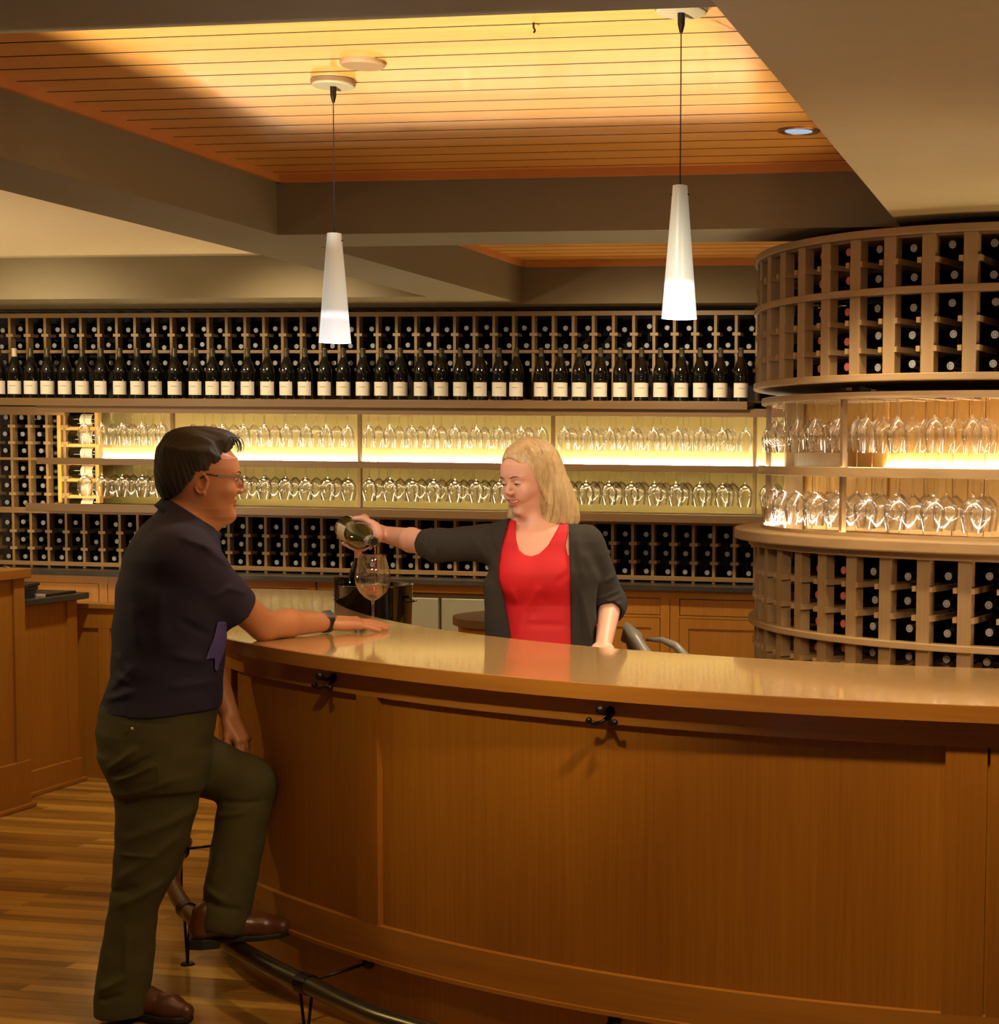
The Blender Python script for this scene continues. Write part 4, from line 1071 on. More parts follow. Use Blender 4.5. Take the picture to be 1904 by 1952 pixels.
# far arm, hand on the raised knee
shL = W3(352, 1065, 4.72); elL = W3(392, 1245, 4.76); wrL = W3(437, 1362, 4.70)
B.chain([shL, elL], [.062, .045], .02); B.chain([elL, wrL], [.045, .028], .015)
dL = W3(472, 1428, 4.665) - wrL
hand(B, wrL, dL, (.75, -.55, .50), -1, 1.0, curls=[(.35, .35, .3), (.35, .35, .3), (.38, .35, .3), (.4, .4, .3)], spread=.03, thumb=((.45, .2), (.1, .2, .1)))
# head
HS = 1.075
HO = W3(386, 920, 4.56)
HR = frame((math.cos(math.radians(4)), math.sin(math.radians(4)), -.02), (0.02, 0, 1))
hw, hL = head_field(B, HO, HR, HS, True)
B.cap(hw(.045, 0, -.085), hw(-.01, 0, -.13), .030, .045, .025)       # under the jaw
def mat_m(c):
    q = (c - HO) @ HR / HS
    lip = (q[:, 0] > .078) & (np.abs(q[:, 1]) < .021) & (q[:, 2] > -.0635) & (q[:, 2] < -.0435)
    return lip.astype(int)
hb = (HO - np.array([.14, .13, .125]), HO + np.array([.16, .13, .17]))
rb_ = (wrR - np.array([.06, .12, .05]), wrR + np.array([.30, .22, .06]))
blo, bhi = B.bounds()
k1 = boxkeep(hb[0], hb[1], False, .011); k2 = boxkeep(rb_[0], rb_[1], False, .011)
body = sculpt('body', [(B, blo, bhi, .005, lambda P: k1(P) & k2(P)), (B, hb[0], hb[1], .0021, boxkeep(hb[0], hb[1], True)),
                       (B, rb_[0], rb_[1], .0021, boxkeep(rb_[0], rb_[1], True))], [SK_M, LIP_M], man, mat_m, MO)
def mpart(o):
    o.location = -Vector(MO) if o.parent == man else o.location; return o
def mpb(mb, name, mat, parent=None, **k):
    o = mb.build(name, mat, parent or man, **k)
    if parent is None: o.location = -Vector(MO)
    return o
# shirt
S = Field()
S.add(lambda p: loft(p, *T_), lo_, hi_, .02)
hemC = W3(446, 1160, 4.565); shR2 = W3(343, 1060, 4.415)
axS = (hemC - shR2) / np.linalg.norm(hemC - shR2)
shL2 = shL + np.array([0, .0, 0]); axL = (elL - shL2) / np.linalg.norm(elL - shL2)
def folds(p):
    d = np.zeros(len(p), f32)
    def r(a, b, y0, y1, sg, amp):
        nonlocal d
        d = d - amp * crease(p, W3(a[0], a[1], y0), W3(b[0], b[1], y1), sg)
    r((205, 1318), (255, 1270), 4.48, 4.40, .012, .010); r((218, 1282), (245, 1300), 4.5, 4.42, .010, .009)
    r((196, 1335), (260, 1315), 4.48, 4.40, .010, .008); r((222, 1245), (236, 1282), 4.45, 4.40, .011, .008)
    r((340, 1020), (405, 1045), 4.40, 4.40, .010, .007); r((380, 1030), (440, 1080), 4.38, 4.42, .010, .006)
    r((430, 1118), (470, 1130), 4.46, 4.50, .007, .005); r((400, 1140), (452, 1112), 4.42, 4.47, .009, .005)
    r((300, 1120), (310, 1240), 4.36, 4.37, .02, .006); r((250, 1150), (262, 1230), 4.40, 4.40, .016, .005)
    r((340, 1180), (400, 1215), 4.37, 4.42, .013, -.005); r((330, 1250), (400, 1262), 4.38, 4.42, .012, .005); r((320, 1310), (405, 1300), 4.38, 4.42, .012, .005)
    d += .0016 * np.sin(p[:, 2] * 55 + 6 * p[:, 0]) * np.sin(p[:, 0] * 31 + p[:, 1] * 20)
    return d
def sleeves(p):
    a = capsule(p, shR2, hemC + axS * .03, .088, .071); a = np.maximum(a, (p - hemC.astype(f32)) @ axS.astype(f32))
    b_ = capsule(p, shL2, elL - axL * .03, .085, .068); b_ = np.maximum(b_, (p - (elL - axL * .05).astype(f32)) @ axL.astype(f32))
    return np.minimum(a, b_)
S.add(sleeves, lo_, (.60, .50, 1.6), .030)
S.add(folds, lo_, (.60, .48, 1.6), 0, 'd')
hemz = W3(300, 1350, YM)[2]
neckA = W3(309, 956, YM); neckB = W3(416, 1026, YM); nd = neckB - neckA; npl = np.cross(nd / np.linalg.norm(nd), (0, 1, 0)); npl = npl / np.linalg.norm(npl); 
if npl[2] < 0: npl = -npl
def shirt(p):
    d = S(p)
    d = np.maximum(d, hemz + .004 * np.sin(p[:, 0] * 20) - p[:, 2])
    # neck opening and sleeve openings
    d = np.maximum(d, (p - neckA.astype(f32)) @ npl.astype(f32) - .020)
    d = ssub(d, capsule(p, hemC - axS * .03, hemC + axS * .12, .060, .062), .003)
    d = ssub(d, capsule(p, nb, nt_, .068, .066), .003)
    return d
sh = sculpt('polo_shirt', [(shirt, (-.60, -.40, hemz - .03), (.50, .50, 1.62), .0045, None)], NAVY, man, None, MO)
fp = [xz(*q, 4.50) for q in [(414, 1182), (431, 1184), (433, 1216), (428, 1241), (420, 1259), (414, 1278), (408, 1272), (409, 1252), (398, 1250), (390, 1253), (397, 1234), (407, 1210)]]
def lit_patch(p): return np.maximum(np.maximum(np.abs(S(p) - .0030) - .0035, poly2(p[:, 0], p[:, 2], fp)), p[:, 1] - .10)
vf = sculpt('lit_shirt_patch', [(lit_patch, (.0, -.25, 1.0), (.25, .16, 1.3), .0035, None)], plain('violet_lit_shirt', (.085, .065, .28), .8, bump=(700, .4)), man, None, MO)  # raised patch coloured violet-blue as the lit part of the shirt
vf['label'] = 'violet-blue light on his chest, put into the shirt colour'
# collar
cc = (neckA + neckB) / 2; cu = (neckB - neckA) / 2; ra_ = np.linalg.norm(cu); cu /= ra_
b = MB(); n = 44; vs = []
for k in range(n + 1):
    a = math.radians(14 + 332 * k / n); dv = cu * math.cos(a) * 1.0 + np.array([0, 1, 0]) * math.sin(a)
    rr = 1 / math.sqrt((math.cos(a) / (ra_ + .004)) ** 2 + (math.sin(a) / .078) ** 2)
    wide = .034 + .016 * max(0, math.cos(a)) ** 3 - .012 * max(0, -math.cos(a)); fl_ = .020 - .012 * max(0, -math.cos(a))
    vs += [cc + dv * (rr - .006) + npl * .014, cc + dv * (rr + .001) + npl * .017, cc + dv * (rr + fl_) - npl * wide, cc + dv * (rr + fl_ - .005) - npl * wide]
b.add(vs, [(4 * k + q, 4 * k + (q + 1) % 4, 4 * k + 4 + (q + 1) % 4, 4 * k + 4 + q) for k in range(n) for q in range(4)] + [(3, 2, 1, 0), (4 * n, 4 * n + 1, 4 * n + 2, 4 * n + 3)])
b.build('collar', NAVY, man, smooth=True, fix=True)
# trousers
TR = Field()
TR.add(lambda p: loft(p, *P_), lo_, hi_, .02)
TR.add(lambda p: loft(p, *R_), lo_, hi_, .03)
TR.cap(hipL, kneeL, .098, .078, .04); TR.cap(kneeL, ankL + (ankL - kneeL) * .02, .078, .071, .02)
def tf(p):
    d = np.zeros(len(p), f32)
    def r(a, b, y0, y1, sg, amp):
        nonlocal d
        d = d - 1.15 * amp * crease(p, W3(a[0], a[1], y0), W3(b[0], b[1], y1), sg)
    r((203, 1465), (262, 1425), 4.45, 4.37, .008, .007); r((215, 1487), (300, 1455), 4.45, 4.37, .007, .009); r((212, 1478), (290, 1440), 4.45, 4.37, .006, -.006)
    r((222, 1520), (330, 1490), 4.42, 4.36, .008, .005); r((225, 1610), (380, 1550), 4.40, 4.37, .014, .006); r((225, 1635), (300, 1640), 4.40, 4.36, .006, .005)
    r((215, 1690), (345, 1600), 4.40, 4.36, .014, .008); r((220, 1740), (320, 1690), 4.38, 4.36, .012, .008); r((205, 1720), (260, 1700), 4.38, 4.35, .010, -.006)
    r((183, 1905), (240, 1880), 4.38, 4.34, .010, .007); r((185, 1925), (235, 1915), 4.38, 4.34, .008, -.006); r((240, 1780), (236, 1880), 4.35, 4.34, .008, .005)
    r((412, 1530), (500, 1525), 4.54, 4.56, .008, -.006); r((400, 1560), (470, 1545), 4.53, 4.54, .009, .006)
    r((388, 1700), (430, 1720), 4.47, 4.47, .010, .007); r((384, 1725), (460, 1735), 4.47, 4.48, .009, -.006); r((420, 1640), (400, 1690), 4.47, 4.47, .010, .005)
    r((252, 1385), (262, 1387), 4.38, 4.38, .02, .0); r((225, 1378), (330, 1385), 4.36, 4.36, .003, -.002)
    r((302, 1440), (300, 1520), 4.36, 4.36, .003, .003)
    d += .0012 * np.sin(p[:, 2] * 70) * np.sin(p[:, 0] * 44)
    return d
TR.add(tf, (-.65, -.42, -.05), (.6, .48, 1.1), 0, 'd')
def trous(p):
    d = TR(p); d = np.maximum(d, .022 - p[:, 2])
    e = (p - (ankL).astype(f32)) @ ((ankL - kneeL) / np.linalg.norm(ankL - kneeL)).astype(f32)
    d = np.where((p[:, 1] > -.03) & (p[:, 2] < .5), np.maximum(d, e), d)
    d = ssub(d, capsule(p, ankL - (ankL - kneeL) * .12, ankL + (ankL - kneeL) * .3, .058, .060), .003)
    d = np.maximum(d, p[:, 2] - (hemz + .05))
    return d
sculpt('trousers', [(trous, (-.62, -.40, -.0), (.55, .45, hemz + .07), .0045, None)], OLIVE, man, None, MO)
mpb(MB().sphere(W3(252, 1389, 4.372), .0045, 8), 'rivet', plain('brass_rivet', (.7, .62, .45), .25, .6), smooth=True)
# shoes
def shoe(heel, toe, up, yw=0.0, wy=.043):
    heel = np.asarray(heel, float); toe = np.asarray(toe, float); d = toe - heel; L = np.linalg.norm(d); d /= L
    up = np.asarray(up, float); up -= d * (up @ d); up /= np.linalg.norm(up); s_ = np.cross(up, d); R = np.stack([d, s_, up], 1)
    F = Field(); g = lambda a, b, c: heel + d * a * L + s_ * b + up * c
    F.chain([g(.13, 0, .045), g(.45, 0, .042), g(.75, 0, .032), g(.93, 0, .026)], [.036, .037, .036, .024], .02)
    F.chain([g(.13, 0, .045), g(.16, 0, .085)], [.036, .038], .02); F.cap(g(.25, 0, .075), g(.55, 0, .050), .032, .026, .02)
    def up_(p):
        q = (p - heel.astype(f32)) @ R.astype(f32); return np.maximum(F(p), .010 - q[:, 2])
    def so(p):
        q = (p - heel.astype(f32)) @ R.astype(f32)
        w_ = np.interp(q[:, 0] / L, [0, .12, .4, .7, .9, 1.0], [.020, .036, .031, .044, .034, .008])
        d2 = np.abs(q[:, 1]) - w_; d2 = np.maximum(d2, np.maximum(-q[:, 0], q[:, 0] - L) )
        zt = np.where(q[:, 0] < .30 * L, -.012, .002); return np.maximum(d2, np.maximum(zt - q[:, 2], q[:, 2] - .014)) - .002
    c = (heel + toe) / 2
    o = sculpt('shoe', [(up_, c - .2, c + .2, .003, None)], SHOE, man, None, MO)
    s2 = sculpt('sole', [(so, c - .2, c + .2, .003, None)], SOLE, o, None, MO)
    return o
h = ST.toL((-2.815, 4.375, 0)); h2 = ST.toL((-2.535, 4.36, 0)); shoe((h[0], h[1], .014), (h2[0], h2[1], .006), (0, 0, 1))
hL_ = W3(362, 1806, 4.53); tL = W3(550, 1782, 4.53); shoe(hL_ + np.array([0, 0, .012]), tL, (0, 0, 1))
# hair
hp = lambda x, y: ((x - 386) / 645 / HS, (920 - y) / 645 / HS)
hairpoly = [hp(*q) for q in [(444, 842), (436, 856), (428, 862), (417, 862), (414, 876), (405, 884), (396, 884), (392, 897), (381, 898), (370, 900), (364, 914), (354, 925), (346, 938), (330, 950), (310, 955), (280, 960), (270, 900), (270, 800), (450, 790), (462, 830)]]
rgh = np.random.RandomState(4)
ph = rgh.rand(6) * 6
HdF = Field(); head_field(HdF, HO, HR, HS, True)
def hair(p):
    q = hL(p); pol_ = poly2(q[:, 0], q[:, 2], hairpoly)
    edge = np.clip(-pol_ / .035, 0, 1); top = np.clip((q[:, 2] - .03) / .06, 0, 1)
    t = .0015 + .0055 * edge + .0105 * top * edge
    base = HdF(p) - t * HS
    tp = su(ellipsoid(p, hw(.040, 0, .116), np.array((.050, .050, .027)) * HS, HR), ellipsoid(p, hw(-.03, 0, .118), np.array((.062, .058, .026)) * HS, HR), .02)
    base = su(base, tp, .025)
    base = su(base, ellipsoid(p, hw(-.050, 0, .002), np.array((.066, .068, .082)) * HS, HR), .03)
    wob = .35 * np.sin(q[:, 0] * 60 + q[:, 2] * 45)
    n = top * np.sin(q[:, 1] * 420 + 26 * q[:, 0] + 3 * wob) + (1 - top) * np.sin(q[:, 0] * 480 + q[:, 2] * 150 + 4 * wob)
    base = base - .0007 * n - .0014 * top * np.sin(q[:, 1] * 150 + 30 * q[:, 0] + 2 * wob)
    return np.maximum(base, pol_ * HS + .0015 * np.sin(q[:, 0] * 420 + q[:, 2] * 380)).astype(f32)
hr = sculpt('hair', [(hair, HO - np.array([.17, .14, .14]), HO + np.array([.16, .14, .19]), .0026, None)], HAIR_M, man, None, MO)
b = MB()
for i in range(34):
    a = rgh.rand(); yy = (rgh.rand() - .5) * .09
    if i < 14: p0 = (.035 + .05 * a, yy, .125); p1 = (.075 + .03 * a, yy, .135 - .01 * a); p2 = (.092 + .012 * a, yy * .9, .105 - .02 * a); p3 = (.084 + .012 * a, yy * .8, .078 + .012 * rgh.rand())
    else: p0 = (-.09 + .06 * a, yy, .115); p1 = (-.06 + .07 * a, yy, .142); p2 = (-.03 + .07 * a, yy, .146); p3 = (.0 + .06 * a, yy, .136)
    pts = [hw(*p0), hw(*p1), hw(*p2), hw(*p3)]
    cur = [Vector(pts[0]) * (1 - t) ** 3 + Vector(pts[1]) * 3 * t * (1 - t) ** 2 + Vector(pts[2]) * 3 * t * t * (1 - t) + Vector(pts[3]) * t ** 3 for t in np.linspace(0, 1, 9)]
    b.tube(cur, [.0012, .0014, .0014, .0013, .0012, .0010, .0008, .0006, .0003], 5)
o = b.build('loose_hair', HAIR_M, man, smooth=True); o.location = -Vector(MO); o['kind'] = 'stuff'
eye_par = empty('face_details', (0, 0, 0)); eye_par.parent = man
bpy.data.objects.remove(eye_par)
n0 = set(COL.objects)
eyes(B, hw, HS, HR, man, man=True)
for o in set(COL.objects) - n0:
    if o.parent == man: o.location = -Vector(MO)
# eyeglasses
GL = plain('grey_metal_frame', (.30, .27, .25), .3, .7); GLT = plain('dark_temple_tip', (.01, .01, .01), .4)
b = MB()
for sy in (-1, 1):
    pts = []
    for i in range(25):
        a = 2 * PI * i / 24; yy = sy * .033 + .026 * np.sign(math.cos(a)) * abs(math.cos(a)) ** .6; zz = .006 + .0155 * np.sign(math.sin(a)) * abs(math.sin(a)) ** .6
        pts.append(hw(.103 - .35 * abs(yy) ** 1.6 * 1.0, yy, zz))
    b.tube(pts, .0013, 6, caps=False)
b.tube([hw(.101, -.008, .010), hw(.104, 0, .013), hw(.101, .008, .010)], .0014, 6)
eg = b.build('eyeglasses', GL, man, smooth=True); eg.location = -Vector(MO)
for sy in (-1, 1):
    b = MB(); b.bar(hw(.096, sy * .060, .016), hw(.030, sy * .078, .0215), .0024, .0052); b.build('temple', GL, eg)
    b = MB(); b.tube([hw(.032, sy * .078, .0213), hw(.004, sy * .080, .024), hw(-.012, sy * .080, .012)], [.0028, .0026, .0022], 8); b.build('temple_tip', GLT, eg, smooth=True)
# wristwatch
wd_ = (wrR - elR) / np.linalg.norm(wrR - elR); wc = wrR - wd_ * .018; wr_ = np.cross(wd_, (0, 0, 1)); wr_ /= np.linalg.norm(wr_); wu = np.cross(wr_, wd_)
def ringpts(c, r): return [c + (wr_ * math.cos(a) + wu * math.sin(a)) * r for a in np.linspace(0, 2 * PI, 33)]
b = MB(); ra = .0325
for k in range(32):
    a0, a1 = 2 * PI * k / 32, 2 * PI * (k + 1) / 32
    e = lambda a: wr_ * math.cos(a) + wu * math.sin(a) * .92
    q = [wc + e(a0) * ra - wd_ * .010, wc + e(a1) * ra - wd_ * .010, wc + e(a1) * ra + wd_ * .010, wc + e(a0) * ra + wd_ * .010]
    q2 = [wc + e(a0) * (ra + .003) - wd_ * .010, wc + e(a1) * (ra + .003) - wd_ * .010, wc + e(a1) * (ra + .003) + wd_ * .010, wc + e(a0) * (ra + .003) + wd_ * .010]
    b.add(q + q2, [(4, 5, 6, 7), (3, 2, 1, 0), (0, 1, 5, 4), (2, 3, 7, 6)])
wb = b.build('wristwatch', M['black_plastic'], man); wb.location = -Vector(MO)
up_w = wu * .80 - wr_ * -.55 if False else wu
up_w = wu * .72 + np.array([0, -1.0, 0]) * .60; up_w -= wd_ * (up_w @ wd_); up_w /= np.linalg.norm(up_w)
tc_ = wc + up_w * (ra - .0005)
b = MB(); b.bar(tc_ - wd_ * .017, tc_ + wd_ * .017, .034, .008, tuple(up_w)); b.build('watch_case', plain('steel_case', (.25, .27, .32), .25, .7), wb, bevel=.002)
# ------------------------------------------------------------------ the woman pouring
YW = 5.32
ST = Stance((-1.70, 5.32), 17.5, YW)
SK_W = skin('fair_skin', (.66, .37, .285), 0); LIP_W = plain('rose_lip', (.52, .13, .11), .35); TEETH = plain('teeth', (.85, .80, .72), .25)
RED = plain('bright_red_knit', (.52, .002, .012), .7, bump=(500, .25), var=.08)
CARD = plain('charcoal_cardigan_knit', (.020, .017, .015), .9, bump=(700, .5), var=.15)
HAIR_W = wood('blonde_hair', (.27, .18, .085), (.64, .49, .28), 'Z', 240, .38, 0, .10, 22, 1.3)
wom = empty('person', (-1.70, YW, 0), (0, 0, ST.a)); tag(wom, 'smiling blonde woman in red top and charcoal cardigan pouring wine behind the bar', 'person')
WO = np.zeros(3)
Bw = Field()
TW = [(985, 986, 1046, YW + .01, .048), (1000, 965, 1088, YW + .005, .062), (1012, 952, 1114, YW, .074), (1030, 942, 1130, YW, .088), (1055, 938, 1136, YW, .100), (1090, 942, 1130, YW - .005, .108), (1120, 948, 1124, YW - .005, .100), (1150, 954, 1118, YW, .090), (1190, 952, 1124, YW, .095), (1230, 946, 1132, YW, .105), (1300, 935, 1145, YW, .115), (1360, 938, 1142, YW, .115)]
def profw(rows, pad=0): return prof(rows, pad=pad)
Tw = profw(TW); lw_ = (-.7, -.32, .6); hw_ = (.6, .30, 1.6)
Bw.add(lambda p: loft(p, *Tw, n=2.4), lw_, hw_, .02)
for s in (945, 0):
    pass
for px_, sg in ((988, 1), (1050, 1)):
    Bw.ell(W3(px_, 1098, YW - .075), (.060, .050, .058), .03)
# legs to the floor
for dx in (-.085, .085):
    hip = np.array([-.02 + dx, 0, .82]); Bw.chain([hip, (hip[0], .01, .46), (hip[0], .03, .09)], [.085, .055, .035], .03)
    Bw.cap((hip[0], .03, .04), (hip[0] - .02, -.13, .025), .035, .026, .02)
# neck
nbw = W3(1013, 1010, YW + .005); ntw = W3(1016, 945, YW + .005)
Bw.cap(nbw, ntw, .051, .044, .020)
for a, b_ in (((1004, 1012), (986, 1010)), ((1024, 1013), (1050, 1009))):
    Bw.cap(W3(a[0], a[1], YW - .052), W3(b_[0], b_[1], YW - .045), .006, .005, .014)
# pouring arm
shA = W3(968, 1032, YW); elA = W3(832, 1040, YW + .02); wrA = ST.toL(at(722, 1016, y=5.46))
Bw.chain([shA, elA], [.052, .041], .02)
mA = elA + (wrA - elA) * .42
Bw.chain([elA, mA, wrA], [.042, .040, .025], .015)
# resting arm
shB = W3(1115, 1035, YW); elB = W3(1163, 1150, YW + .05); wrB = W3(1150, 1232, YW - .13)
Bw.chain([shB, elB], [.050, .040], .02); Bw.chain([elB, wrB], [.040, .026], .015)
hand(Bw, wrB, W3(1140, 1262, YW - .26) - wrB, (0.0, -.35, 1), +1, .92, curls=[(.2, .2, .1)] * 4, spread=.06)
# the bottle she pours from
mouthW = at(713, 1034, y=5.175); bdirW = at(651, 1001, y=5.445) - mouthW; bdirW /= np.linalg.norm(bdirW); mouth = ST.toL(mouthW); bdir = ST.toL(mouthW + bdirW) - mouth; base_w = mouthW + bdirW * .302
bdir /= np.linalg.norm(bdir); base_b = mouth + bdir * .302
bt = bottle_mesh(M['capsule'], False, 40); bt.name = 'wine_bottle'
tag(bt, 'olive green bottle held by the woman, tilted to pour into the big glass', 'wine bottle'); 
for k in ('group',):
    if k in bt: del bt[k]
GREEN = plain('olive_bottle_glass', (.035, .036, .008), .06, coat=.6); bt.data.materials[0] = GREEN
for c in list(bt.children): bpy.data.objects.remove(c)
c = MB(); c.lathe([(.0150, .240), (.0157, .246), (.0150, .288)], 32); c.build('capsule_sleeve', plain('silver_blue_foil', (.42, .44, .52), .3, .5), bt, smooth=True)
c = MB(); c.lathe([(.0165, .288), (.0168, .3), (.0125, .3025), (.011, .300), (.011, .285)], 32); c.build('lip', GREEN, bt, smooth=True)
c = MB(); c.lathe([(0, .2965), (.011, .2965)], 24); c.build('opening', M['black'], bt)
c = MB(); c.lathe([(.0416, .030), (.0416, .115)], 32, arc=(math.radians(-170), math.radians(60))); lb = c.build('label', M['label'], bt, smooth=True)
zq = Vector(-bdirW); bt.rotation_mode = 'QUATERNION'; bt.rotation_quaternion = Vector((0, 0, 1)).rotation_difference(zq); bt.location = Vector(base_w)
bt.scale = (1.06, 1.06, 1.0)
# hand wrapped round the bottle body
ax = -bdir; up = np.array([0, 0, 1.0]); up = up - ax * (up @ ax); up /= np.linalg.norm(up); away = np.cross(ax, up)
if away[1] < 0: away = -away
def onb(s, phi, r):
    a = math.radians(phi); return base_b + ax * s + (up * math.cos(a) + away * math.sin(a)) * r
RBT = .0435
for i, s in enumerate((.070, .092, .114, .134)):       # four fingers passing under the bottle
    L = [100, 128, 158, 190 - 4 * i, 216 - 6 * i]
    Bw.chain([onb(s, q, RBT + .011 - .0008 * j) for j, q in enumerate(L)], [.0095, .0092, .0088, .0082, .0074], .004)
Bw.chain([onb(.150, 88, RBT + .016), onb(.135, 52, RBT + .014), onb(.122, 18, RBT + .011), onb(.116, -14, RBT + .009)], [.0150, .0125, .0105, .0085], .006)    # thumb over the top
pc = onb(.105, 88, RBT + .016)
Rp = np.stack([ax, np.cross(away, ax), away], 1)
Bw.add(lambda p: rbox(p, pc, (.050, .036, .014), .013, Rp), pc - .07, pc + .07, .012)
Bw.ell(onb(.085, 40, RBT + .010), (.030, .020, .016), .014, Rp)
Bw.cap(pc + ax * .035, wrA, .022, .026, .018)
# head
HSW = 1.0
HOW = W3(1010, 917, YW - .005)
vd = np.array([0, 1.0, 0]); lf = np.array([-1.0, 0, 0])
A = math.radians(47); fw = -vd * math.cos(A) + lf * math.sin(A); fw = fw + np.array([0, 0, -.20])
HRW = frame(fw, np.array([0, 0, 1]) + lf * .04)
ww, wL = head_field(Bw, HOW, HRW, HSW, False, True)
Bw.cap(ww(.025, 0, -.070), ntw - np.array([0, 0, .02]), .016, .036, .014)
Bw.ell(ww(.088, 0, -.124), (.030, .045, .017), .020, HRW, 's')
def mat_w(c):
    q = (c - HOW) @ HRW / HSW
    e = ((q[:, 1]) / .0285) ** 2 + ((q[:, 2] + .0535 - 9 * q[:, 1] ** 2) / .0105) ** 2
    return ((q[:, 0] > .068) & (e < 1)).astype(int)
hbw = (HOW - np.array([.13, .13, .125]), HOW + np.array([.13, .13, .15])); gb = (np.minimum(base_b, wrA) - .09, np.maximum(mouth, wrA) + np.array([.05, .12, .10]))
blo, bhi = Bw.bounds(); k1w = boxkeep(hbw[0], hbw[1], False, .011); k2w = boxkeep(gb[0], gb[1], False, .011)
sculpt('body', [(Bw, blo, bhi, .005, lambda P: k1w(P) & k2w(P)), (Bw, hbw[0], hbw[1], .0020, boxkeep(hbw[0], hbw[1], True)), (Bw, gb[0], gb[1], .0024, boxkeep(gb[0], gb[1], True))], [SK_W, LIP_W], wom, mat_w, WO)
n0 = set(COL.objects)
eyes(Bw, ww, HSW, HRW, wom, (.04, .05, .06), (.075, .04, .025), man=False)
b = MB(); pts = [ww(.0845 - 11 * (t ** 2), t, -.0478 + 9 * t * t) for t in np.linspace(-.0215, .0215, 11)]
for a_, c_ in zip(pts[:-1], pts[1:]):
    a2, c2 = Vector(a_), Vector(c_); dn = Vector(HRW[:, 2]) * -.0064; bk = Vector(HRW[:, 0]) * -.004
    b.add([a2, c2, c2 + dn, a2 + dn, a2 + bk, c2 + bk, c2 + dn + bk, a2 + dn + bk], [(0, 1, 2, 3), (4, 7, 6, 5), (0, 4, 5, 1), (3, 2, 6, 7)])
b.build('teeth', TEETH, wom)
for o in set(COL.objects) - n0:
    if o.parent == wom: o.location = -Vector(WO)
# hair
HZ = [(846, 1004, 1046, .030), (858, 988, 1060, .070), (880, 978, 1072, .092), (905, 985, 1081, .096), (935, 995, 1092, .094), (960, 1000, 1098, .090), (982, 1004, 1102, .082), (998, 1010, 1101, .072)]
HZl = prof([(py, a, b_, YW + .030, w_) for py, a, b_, w_ in HZ])
def whair(p):
    q = wL(p)
    sk = ellipsoid(p, ww(-.012, 0, .042), np.array((.106, .082, .100)), HRW)
    cur = loft(p, *HZl, n=2.0)
    d = su(sk, cur, .02)
    # far side curtain, seen below the jaw
    fc = capsule(p, ww(-.020, -.066, .02), W3(978, 984, YW + .03), .026, .016); d = su(d, fc, .02)
    st = capsule(p, ww(.010, -.068, -.03), W3(963, 1002, YW - .03), .010, .0035); d = su(d, st, .01)
    ang = np.arctan2(p[:, 1] - .02, p[:, 0] - HOW[0])
    low = np.clip((HOW[2] + .05 - p[:, 2]) / .10, 0, 1)
    fwn = (np.sqrt((np.abs(q[:, 1] + .003) / .071) ** 2 + (np.abs(q[:, 2] + .012) / .100) ** 2.0) - 1) * .06
    fwn = np.maximum(fwn, .016 + .25 * np.maximum(q[:, 2], 0) - q[:, 0])
    mk = np.clip(fwn / .02, 0, 1)
    d = d - mk * (.0042 * low) * (np.sin(ang * 34 + p[:, 2] * 8) + .6 * np.sin(ang * 71 + 2 + p[:, 2] * 14)) - mk * .0009 * (1 - low) * (np.sin(q[:, 0] * 300 + 12 * q[:, 1]) + .7 * np.sin(q[:, 0] * 520 + 3))
    d = d + .0035 * np.exp(-((q[:, 1] + .012) / .004) ** 2) * (q[:, 2] > .09) 
    # face window
    d = ssub(d, fwn, .012)
    d = su(d, np.minimum(capsule(p, ww(.046, .040, .098), ww(.034, .066, .050), .010, .011), capsule(p, ww(.034, .066, .050), ww(.006, .081, -.075), .011, .004)), .008)
    # neck and jaw window in front
    nw = ellipsoid(p, W3(1012, 985, YW - .075), (.040, .075, .055)); d = ssub(d, nw, .008)
    zb = W3(1060, 999, YW)[2]; d = np.maximum(d, zb + .005 * np.sin(ang * 26) + .003 * np.sin(ang * 61) - p[:, 2])
    return d.astype(f32)
sculpt('hair', [(whair, HOW - np.array([.17, .15, .20]), HOW + np.array([.22, .22, .16]), .0026, None)], HAIR_W, wom, None, WO)
# red top
rp = [xz(*q, YW - .09) for q in [(981, 993), (983, 1029), (989, 1048), (1000, 1057), (1013, 1060), (1028, 1055), (1044, 1040), (1057, 1018), (1075, 984), (1084, 984), (1082, 1018), (1078, 1040), (1082, 1058), (1150, 1085), (1160, 1345), (920, 1345), (925, 1085), (950, 1062), (957, 1030), (968, 993)]]
RF = Field(); RF.add(lambda p: loft(p, *Tw, n=2.4, off=.009), lw_, hw_, .02)
for px_ in (988, 1050): RF.ell(W3(px_, 1098, YW - .075), (.067, .057, .065), .035)
def rfold(p):
    d = np.zeros(len(p), f32)
    for a, b_, am in (((1000, 1165), (1030, 1115), .006), ((1015, 1180), (1042, 1130), -.005), ((972, 1120), (985, 1150), .005), ((1000, 1190), (1080, 1192), -.003), ((985, 1215), (1000, 1150), .004), ((1060, 1110), (1085, 1090), -.004)):
        d = d - am * crease(p, W3(a[0], a[1], YW - .10), W3(b_[0], b_[1], YW - .10), .011)
    return d
RF.add(rfold, lw_, hw_, 0, 'd')
def redtop(p):
    d = RF(p); pp = poly2(p[:, 0], p[:, 2], rp)
    back = p[:, 1] > .02
    d2 = np.maximum(d, pp)
    zb = W3(1010, 1020, YW)[2]
    return np.where(back, np.maximum(d, p[:, 2] - zb), d2)
zr0 = W3(1010, 1345, YW)[2]
sculpt('red_top', [(redtop, (-.36, -.28, zr0 - .02), (.36, .25, 1.55), .0038, None)], RED, wom, None, WO)
